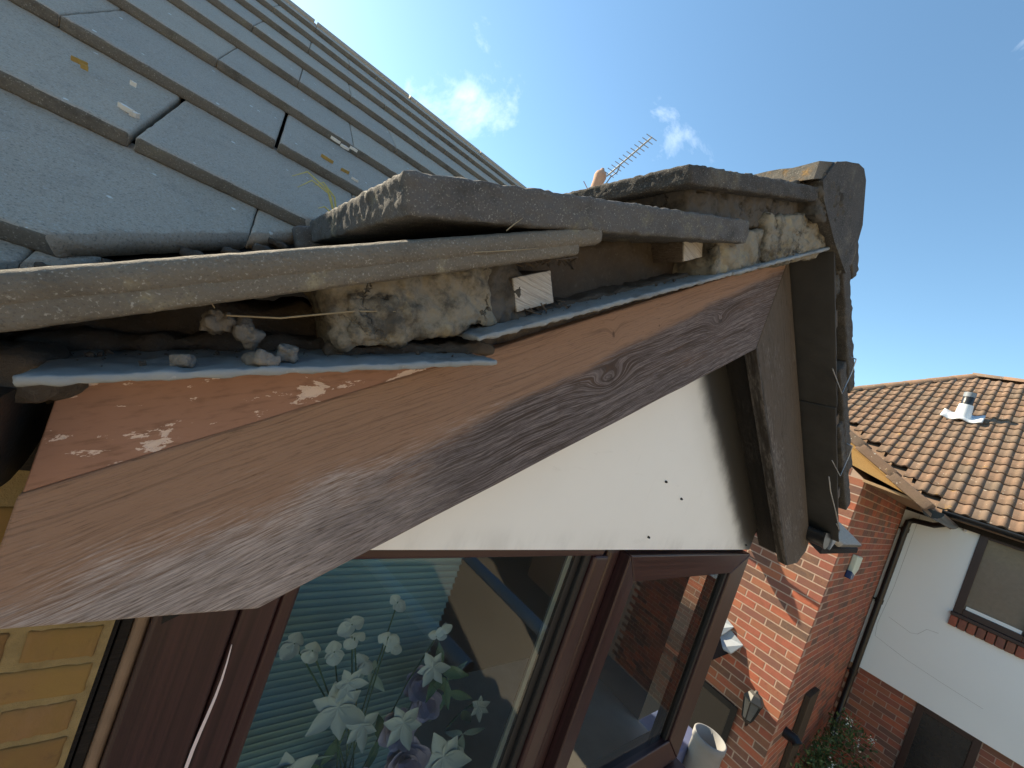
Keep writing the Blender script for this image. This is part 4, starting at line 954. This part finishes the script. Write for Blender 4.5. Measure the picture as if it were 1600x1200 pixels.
# vent on the roof
vp = M(10.10, 0.69, 2.0) + pn*0.02
wv = plain('white_vent_plastic', (0.60, 0.62, 0.64), 0.5, 0.4, 0, 0.1)
m = MB(); n = 16; vs_ = []
for u in (-0.17, 0.17):
    for i in range(n+1):
        t = i/n; vs_.append(vp + Vector((0, 0.24 - 0.48*t, 0)) + ps*u + pn*(0.035 + 0.022*math.cos(t*4*math.pi) + (0.02 if u < 0 else 0)))
m.add(vs_, [(i, i+1, n+1+i+1, n+1+i) for i in range(n)], True)
vent = m.build('roof_vent', wv, nb); vent.modifiers.new('t', 'SOLIDIFY').thickness = 0.02
m = MB(); m.tube([vp + Vector((0, 0, 0.0)), vp + Vector((0, 0, 0.24))], [0.105, 0.088], 18); m.build('vent_collar', wv, vent)
m = MB(); m.tube([vp + Vector((0, 0, 0.235)), vp + Vector((0, 0, 0.44)), vp + Vector((0, 0, 0.445))], [0.072, 0.072, 0.06], 16); m.build('vent_pipe', MAT['black'], vent)
m = MB(); m.tube([vp + Vector((0, 0, 0.38)), vp + Vector((0, 0, 0.46))], [0.078, 0.078], 10); m.build('vent_cowl', MAT['lead'], vent)
# white upper wall, window and door
white = plain('white_render', (0.76, 0.80, 0.80), 0.75, 0.25, 0, 0.05, 1.2, 0.002)
m = MB()
ZB, ZT = -2.112, 0.34
WL, WR, WBt, WTp = 0.056, -0.56, -0.86, 0.215
for (y0_, y1_, z0_, z1_) in ((WL, CY - 0.001, ZB, ZT), (-6, WR, ZB, ZT), (WR, WL, ZB, WBt - 0.17), (WR, WL, WTp, ZT)):
    m.box(M(WX - 0.03, y0_, z0_), M(WX + 0.02, y1_, z1_))
m.build('render_panel', white, nb)
crack = plain('hairline_crack', (0.30, 0.31, 0.30), 0.9)
for pts in ([(0.60, 0.2), (0.60, -0.9), (0.63, -1.45), (0.61, -1.62), (0.45, -1.66), (0.28, -1.70)], [(0.28, -1.70), (-0.05, -1.74), (-0.4, -1.77)], [(0.55, -1.30), (0.32, -1.36), (0.26, -1.33), (0.20, -1.22), (0.10, -1.20)]):
    m = MB(); m.tube([M(WX - 0.0300, y, z) for y, z in pts], 0.0018, 4); m.build('render_crack', crack, nb)
darkf = plain('dark_window_frame', (0.030, 0.013, 0.012), 0.4, 0.4, 0, 0.2, 20)
m = MB()
for (y0_, y1_, z0_, z1_) in ((WL - 0.075, WL, WBt, WTp), (WR, WR + 0.075, WBt, WTp), (WR + 0.075, WL - 0.075, WTp - 0.075, WTp), (WR + 0.075, WL - 0.075, WBt, WBt + 0.075)):
    m.box(M(WX - 0.045, y0_, z0_), M(WX + 0.02, y1_, z1_))
nwin = m.build('window', darkf, nb, 0.004)
m = MB(); m.quad(M(WX - 0.012, WL - 0.06, WBt + 0.06), M(WX - 0.012, WR + 0.06, WBt + 0.06), M(WX - 0.012, WR + 0.06, WTp - 0.06), M(WX - 0.012, WL - 0.06, WTp - 0.06)); m.build('pane', glass_mat('far_window_glass', (0.8, 0.85, 0.85), 1.22), nwin)
m = MB(); m.quad(M(WX + 0.015, WL - 0.04, WBt + 0.04), M(WX + 0.015, WR + 0.04, WBt + 0.04), M(WX + 0.015, WR + 0.04, WTp - 0.04), M(WX + 0.015, WL - 0.04, WTp - 0.04)); m.build('net_curtain', plain('net_curtain', (0.09, 0.098, 0.10), 0.9, 0.1, 0, 0.35, 16), nwin)
m = MB(); m.box(M(WX - 0.02, WR + 0.09, WBt + 0.078), M(WX + 0.01, WL - 0.09, WBt + 0.12)); m.build('inner_sill', white, nwin)
m = MB(); m.box(M(WX - 0.075, WR - 0.02, WBt - 0.045), M(WX - 0.02, WL + 0.012, WBt - 0.002)); m.build('sill', darkf, nwin, 0.004)
k = 0; y = WL + 0.005
while y > WR - 0.01:
    m = MB(); m.rbox(Matrix.Translation(M(WX - 0.03, y - 0.034, WBt - 0.11)), (0.07, 0.066, 0.125), 0.005, (2, 2, 3), 0.002, 30, k); m.build('sill_brick', red, nwin); y -= 0.076; k += 1
m = MB(); m.box(M(WX + 0.012, -0.475, -4.7), M(WX + 0.03, 0.066, ZB - 0.002)); door = m.build('door', plain('dark_door', (0.013, 0.013, 0.016), 0.25, 0.5, 0, 0.2), nb)
for b_ in ((0.0, 0.066, -4.7, ZB - 0.003), (-0.475, -0.41, -4.7, ZB - 0.003), (-0.41, 0.0, ZB - 0.07, ZB - 0.003)):
    m = MB(); m.box(M(WX - 0.01, b_[0], b_[2]), M(WX + 0.011, b_[1], b_[3])); m.build('door_frame', darkf, door, 0.003)
# gutters and downpipe
g1 = gutter(nb, M(EX - 0.02, 0.40, EZ - 0.01), M(EX - 0.02, -5, EZ - 0.01), 0.062, MAT['black'], True)
gutter(nb, M(NX - 0.02, 0.30, vz(0.30) - 0.02), M(EX - 0.02, 0.30, vz(0.30) - 0.01), 0.062, MAT['black'], True)
m = MB(); m.box(M(WX - 0.11, -6, EZ - 0.15), M(WX - 0.032, CY - 0.01, EZ + 0.0)); m.build('fascia', MAT['soffit'], nb)
px_ = WX - 0.09
m = MB(); m.tube([M(EX - 0.0, 0.36, 0.25), M(EX + 0.02, 0.37, 0.13), M(EX + 0.09, 0.44, 0.085), M(px_, 0.63, 0.06), M(px_, 0.675, 0.02), M(px_, 0.68, -0.10), M(px_, 0.68, -2.3), M(px_, 0.68, -3.05), M(px_ - 0.12, 0.60, -3.15)], 0.036, 12)
pipe = m.build('downpipe', MAT['black'], nb)
for z in (-0.10, -1.15, -2.2):
    m = MB(); m.tube([M(px_, 0.68, z - 0.03), M(px_, 0.68, z + 0.03)], 0.044, 12); m.box(M(px_, 0.68, z - 0.012), M(px_ + 0.02, CY - 0.001, z + 0.012)); m.build('pipe_clip', MAT['black'], pipe)
m = MB(); c = M(WX - 0.035, 0.18, 0.165); m.tube([c + Vector((0.006, 0, 0)), c - Vector((0.03, 0, 0)), c - Vector((0.05, 0, 0.01))], [0.022, 0.026, 0.012], 10); m.build('overflow_cap', wv, nb)
# porch canopy with lead flashing, black glazed door on the brick gable
pm = MB()
pm.prism([M(NX - 0.0, 1.27, -1.86), M(NX - 0.0, 3.0, -1.86), M(NX - 0.0, 3.0, -1.76), M(NX - 0.0, 1.42, -1.70)], (-0.75, 0, 0))
canopy = pm.build('canopy', MAT['felt'], nb)
for i, (y0_, z0_) in enumerate(((1.36, -1.60), (1.235, -1.70))):
    m = MB(); m.prism([M(NX - 0.004, y0_ + 0.20, z0_ + 0.09), M(NX - 0.004, y0_ - 0.055, z0_ - 0.01), M(NX - 0.06, y0_ - 0.0, z0_ - 0.13), M(NX - 0.10, y0_ + 0.10, z0_ - 0.14), M(NX - 0.05, y0_ + 0.22, z0_ - 0.05)], (-0.006, 0, 0.012)); m.build('flashing', plain('lead_flashing', (0.36, 0.39, 0.42), 0.45, 0.5, 0.2, 0.2, 12), canopy)
m = MB(); m.box(M(NX - 0.012, 1.05, -4.7), M(NX + 0.01, 1.95, -2.255)); d2 = m.build('door', plain('black_gloss_door', (0.010, 0.011, 0.013), 0.12, 0.6, 0, 0.2), nb)
for b_ in ((1.045, 1.10, -4.7, -2.25), (1.90, 1.955, -4.7, -2.25), (1.10, 1.90, -2.31, -2.25)):
    m = MB(); m.box(M(NX - 0.022, b_[0], b_[2]), M(NX - 0.011, b_[1], b_[3])); m.build('door_frame', MAT['gasket'], d2, 0.003)
# timber post and waste pipe on the return wall
m = MB(); m.box(M(5.60, CY - 0.05, -4.7), M(5.98, CY - 0.002, -2.03)); m.build('timber_post', plain('brown_post', (0.055, 0.042, 0.03), 0.85, 0.2, 0, 0.35, 10, 0.003), nb, 0.006)
m = MB(); c = M(5.23, CY, -2.33); m.tube([c, c - Vector((0, 0.09, 0)), c - Vector((0.01, 0.12, 0.02))], 0.05, 14); m.build('waste_pipe', MAT['black'], nb)

# fixtures on the neighbour's walls
ab = empty('alarm_box', M(5.5, CY, -0.60), 'pale green alarm box with blue base on the shaded brick return wall', 'alarm box')
agreen = plain('faded_alarm_plastic', (0.52, 0.58, 0.48), 0.5, 0.4, 0, 0.08)
m = MB(); m.prism([M(5.43, CY - 0.001, -0.48), M(5.72, CY - 0.001, -0.50), M(5.70, CY - 0.001, -0.64), M(5.58, CY - 0.001, -0.70), M(5.43, CY - 0.001, -0.66)], (0, -0.045, 0)); m.build('cover', agreen, ab, 0.01, 3)
m = MB(); m.prism([M(5.40, CY - 0.001, -0.645), M(5.56, CY - 0.001, -0.685), M(5.52, CY - 0.001, -0.735), M(5.39, CY - 0.001, -0.72)], (0, -0.05, 0)); m.build('lens', plain('blue_lens', (0.02, 0.045, 0.13), 0.25, 0.5), ab, 0.008, 3)
wl = empty('wall_lamp', M(NX, 0.94, -2.15), 'black coach lantern on the brick wall beside the shadow edge', 'lamp')
def ngon(c, r_, n=6, ph=0.0): return [c + Vector((r_*math.cos(ph + 2*math.pi*k/n), r_*math.sin(ph + 2*math.pi*k/n), 0)) for k in range(n)]
lc = M(NX - 0.13, 0.935, -2.10)
def lathe6(parts, name, mat, par, n=6):
    m = MB(); rings = [ngon(lc + Vector((0, 0, z)), r_, n) for z, r_ in parts]
    m.add([p for g_ in rings for p in g_], [(i*n+k, i*n+(k+1) % n, (i+1)*n+(k+1) % n, (i+1)*n+k) for i in range(len(parts)-1) for k in range(n)] + [list(range(n))[::-1], [(len(parts)-1)*n + k for k in range(n)]]); return m.build(name, mat, par, 0.002)
lathe6([(0.06, 0.085), (0.075, 0.088), (0.125, 0.055), (0.14, 0.02), (0.16, 0.012)], 'cap', plain('lantern_metal', (0.05, 0.05, 0.048), 0.5, 0.4), wl)
lathe6([(-0.11, 0.042), (0.055, 0.074)], 'lantern_glass', plain('lantern_glass', (0.10, 0.108, 0.11), 0.15, 0.5), wl)
lathe6([(-0.15, 0.018), (-0.135, 0.035), (-0.112, 0.046)], 'base', MAT['black'], wl)
for k in range(6):
    a_ = 2*math.pi*k/6; m = MB(); m.tube([lc + Vector((0.045*math.cos(a_), 0.045*math.sin(a_), -0.112)), lc + Vector((0.078*math.cos(a_), 0.078*math.sin(a_), 0.058))], 0.005, 5); m.build('rib', MAT['black'], wl)
m = MB(); m.tube([lc + Vector((0, 0, -0.14)), lc + Vector((0.03, 0, -0.19)), lc + Vector((0.10, 0, -0.17)), lc + Vector((0.128, 0, -0.10))], 0.010, 8); m.build('bracket', MAT['black'], wl)
# unseen dish shape, added to throw diagonal shadows across the bricks
sdh = empty('shadow_caster_dish', M(NX, 2.0, -0.2), 'added grey dish casting shadows on the brick gable, unseen behind the bargeboard', 'shadow caster')
m = MB(); n = 20; c = M(NX - 0.16, 2.02, -0.30); ax_ = Vector((-0.55, -0.75, 0.35)).normalized(); e1 = ax_.orthogonal().normalized(); e2 = ax_.cross(e1); vs_ = [c]; fs = []
for i in range(1, 5):
    for k in range(n): vs_.append(c + (e1*math.cos(2*math.pi*k/n) + e2*math.sin(2*math.pi*k/n))*0.07*i + ax_*0.004*i*i)
for k in range(n): fs.append((0, 1+k, 1+(k+1) % n))
for i in range(3):
    for k in range(n): fs.append((1+i*n+k, 1+(i+1)*n+k, 1+(i+1)*n+(k+1) % n, 1+i*n+(k+1) % n))
m.add(vs_, fs, True); o = m.build('reflector', MAT['lead'], sdh); o.modifiers.new('t', 'SOLIDIFY').thickness = 0.006
m = MB(); m.tube([c, M(NX, 2.08, -0.38)], 0.018, 8); m.tube([c - Vector((0, 0, 0.25)), c + ax_*0.36 - Vector((0, 0, 0.12))], 0.012, 6); m.build('arm', MAT['lead'], sdh)
# grey flue and blue box below
fl = empty('flue_pipe', M(3.5, 0.86, -4.7), 'wide open-topped grey pipe standing in front of the black door', 'pipe')
m = MB(); n = 28; vs_ = []; c = Vector((3.5, 0.86, 0))
prof = [(0.105, 0.0), (0.105, H - 2.02), (0.112, H - 2.0), (0.112, H - 1.955), (0.104, H - 1.95), (0.098, H - 1.955), (0.098, H - 3.0)]
for r_, z in prof:
    for k in range(n): vs_.append(c + Vector((r_*math.cos(2*math.pi*k/n), r_*math.sin(2*math.pi*k/n), z)))
m.add(vs_, [(i*n+k, i*n+(k+1) % n, (i+1)*n+(k+1) % n, (i+1)*n+k) for i in range(len(prof)-1) for k in range(n)], True)
m.build('pipe', plain('weathered_flue', (0.22, 0.22, 0.22), 0.7, 0.3, 0, 0.25, 8, 0.002), fl)
bb = MB(); bb.rbox(Matrix.Translation(M(3.45, 1.10, -3.4)), (0.45, 0.30, 2.6), 0.02, (3, 3, 3)); tag(bb.build('blue_bin', plain('blue_grey_plastic', (0.10, 0.12, 0.22), 0.5, 0.4)), 'dull blue box corner beside the grey pipe', 'box')

# ------------------------------------------------------------------ shrub by the downpipe
sh = empty('shrub', M(6.6, 0.35, -4.7), 'leafy green shrub with small white flowers below the black downpipe', 'shrub')
rs = random.Random(3); leafm = MB(); bloom = MB()
clumps = [(Vector((6.75 + rs.uniform(-.75, .75), 0.30 + rs.uniform(-.42, .38), H - 3.2 + rs.uniform(-1.1, 0.45))), rs.uniform(.16, .30)) for _ in range(60)]
clumps += [(Vector((7.15, 0.52, H - 2.62)), 0.16), (Vector((7.05, 0.45, H - 2.75)), 0.2), (Vector((6.8, 0.5, H - 2.9)), 0.22)]
def leaf(mb, p, L_, w, rr):
    d_ = Vector((rr.gauss(0, 1), rr.gauss(0, 1), rr.gauss(0, 1) + 0.3)).normalized(); s_ = d_.orthogonal().normalized(); s_ = Matrix.Rotation(rr.uniform(0, 6.28), 3, d_) @ s_; n_ = d_.cross(s_)
    mb.add([p, p + d_*L_*0.5 + s_*w + n_*w*0.3, p + d_*L_, p + d_*L_*0.5 - s_*w + n_*w*0.3], [(0, 1, 2), (0, 2, 3)])
for c, rad in clumps:
    for _ in range(130):
        v_ = Vector((rs.gauss(0, 1), rs.gauss(0, 1), rs.gauss(0, 1))).normalized()*rad*rs.random()**0.4
        q_ = c + v_
        if q_.y > CY - 0.06: q_.y = CY - 0.06 - rs.random()*0.1
        leaf(leafm, q_, rs.uniform(.035, .06), rs.uniform(.009, .015), rs)
    if rs.random() < 0.55:
        f_ = c + Vector((rs.uniform(-1, .2), rs.uniform(-1, .2), rs.uniform(0, .9))).normalized()*rad
        for _ in range(14): leaf(bloom, f_ + Vector((rs.gauss(0, .02), rs.gauss(0, .02), rs.gauss(0, .035))), 0.022, 0.009, rs)
def leaf_mat():
    g = G('shrub_leaf'); r = g.n('ShaderNodeNewGeometry').outputs['Random Per Island']
    return g.done(g.ramp(r, [(0, (0.028, 0.06, 0.018)), (0.5, (0.05, 0.095, 0.028)), (1, (0.085, 0.13, 0.045))]), 0.55, None, 0.35)
leafm.build('foliage', leaf_mat(), sh); bloom.build('blossom', plain('white_blossom', (0.62, 0.64, 0.58), 0.7), sh)
for i in range(6):
    b_ = M(6.75 + 0.1*math.sin(i*2), 0.35 + 0.1*math.cos(i*2), -4.7); m = MB(); m.tube([b_, b_ + Vector((0.2*math.sin(i), 0.12*math.cos(i), 0.8)), b_ + Vector((0.35*math.sin(i), 0.12*math.cos(i), 1.5))], [0.025, 0.016, 0.006], 6); m.build('stem', MAT['batten'], sh)

# ------------------------------------------------------------------ far chimney and aerial
chm = empty('chimney', M(5.3, 6.6, -4.7), 'distant chimney with one buff pot showing above the dormer tiles', 'chimney')
m = MB(); m.box(M(4.85, 6.1, -4.7), M(5.75, 7.1, 3.85)); m.box(M(4.80, 6.05, 3.86), M(5.80, 7.15, 3.94)); m.build('stack', red, chm)
buff = plain('buff_clay', (0.40, 0.24, 0.17), 0.85, 0.2, 0, 0.2)
pc = M(5.10, 6.08, 0)
m = MB(); m.tube([pc + Vector((0, 0, 3.95)), pc + Vector((0, 0, 4.42)), pc + Vector((0, 0, 4.50)), pc + Vector((0, 0, 4.58)), pc + Vector((0, 0, 4.62)), pc + Vector((0, 0, 4.68))], [0.12, 0.115, 0.13, 0.11, 0.06, 0.03], 14); m.build('pot', buff, chm)
ae = empty('tv_aerial', M(5.15, 5.75, 4.6), 'television aerial with many cross rods pointing up against the sky', 'aerial')
alu = plain('aluminium_rod', (0.30, 0.31, 0.32), 0.4, 0.5, 0.6, 0.1)
b0, b1 = M(5.10, 5.90, 4.47), M(5.223, 5.193, 5.173)
m = MB(); m.tube([b0, b1], 0.016, 8); m.build('boom', alu, ae)
ed = (M(5.324, 5.128, 5.135) - M(5.141, 5.259, 5.188)).normalized()
for i in range(12):
    c = b0.lerp(b1, 0.06 + i*0.0845); m = MB(); m.tube([c - ed*0.115, c + ed*0.115], 0.008, 6); m.build('rod', alu, ae)
m = MB(); m.tube([b0.lerp(b1, 0.32), b0.lerp(b1, 0.27) + Vector((0.03, 0.0, -0.10)), M(5.17, 5.85, 4.50), M(5.2, 6.1, 4.1)], 0.012, 8); m.build('mast', MAT['lead'], ae)
m = MB(); c = M(4.862, 6.236, 4.298); m.tube([c, c + Vector((0.12, -0.05, -0.1))], 0.010, 6); m.build('rod', alu, ae)

# ------------------------------------------------------------------ house across the yard, behind the lens (seen in the panes, lights the gable)
op = empty('opposite_house', (4.0, -13.0, 0), 'sunlit yellow brick house across the yard, seen only reflected in the window panes', 'house')
m = MB(); m.box((-7, -16, 0), (15, -9.5, 5.0)); m.build('wall', plain('yellow_brick_far', (0.42, 0.31, 0.16), 0.9, 0.15, 0, 0.2, 3, 0.004), op)
m = MB(); m.prism([(-7.3, -9.1, 4.95), (-7.3, -12.75, 7.4), (-7.3, -16.4, 4.95)], (22.6, 0, 0)); m.build('roof', pan, op)
for i in range(6):
    for z in (0.9, 3.3):
        m = MB(); x = -5 + i*3.4; m.box((x, -9.56, z), (x + 1.3, -9.44, z + 1.25)); w_ = m.build('window', white, op)
        m = MB(); m.box((x + 0.08, -9.43, z + 0.08), (x + 1.22, -9.42, z + 1.17)); m.build('pane', plain('far_pane', (0.03, 0.035, 0.04), 0.1, 0.6), w_)

# ------------------------------------------------------------------ scaffold tubes beside the lens, mirrored in the large pane
galv = plain('galvanised_tube', (0.62, 0.68, 0.74), 0.45, 0.5, 0.0, 0.15, 6)
for a_, b_, lab in ((V(2.0, -1.9, -2.5), V(2.47, 0.22, -2.5), 'galvanised scaffold tube mirrored as the left bluish diagonal in the large pane'), (V(3.48, -1.9, -2.5), V(3.65, 0.0, -2.5), 'galvanised scaffold tube mirrored as the right bluish diagonal in the large pane')):
    m = MB(); m.tube([a_, b_], 0.024, 16); tag(m.build('scaffold_tube', galv), lab, 'scaffold tube', 'scaffold tubes by the window')
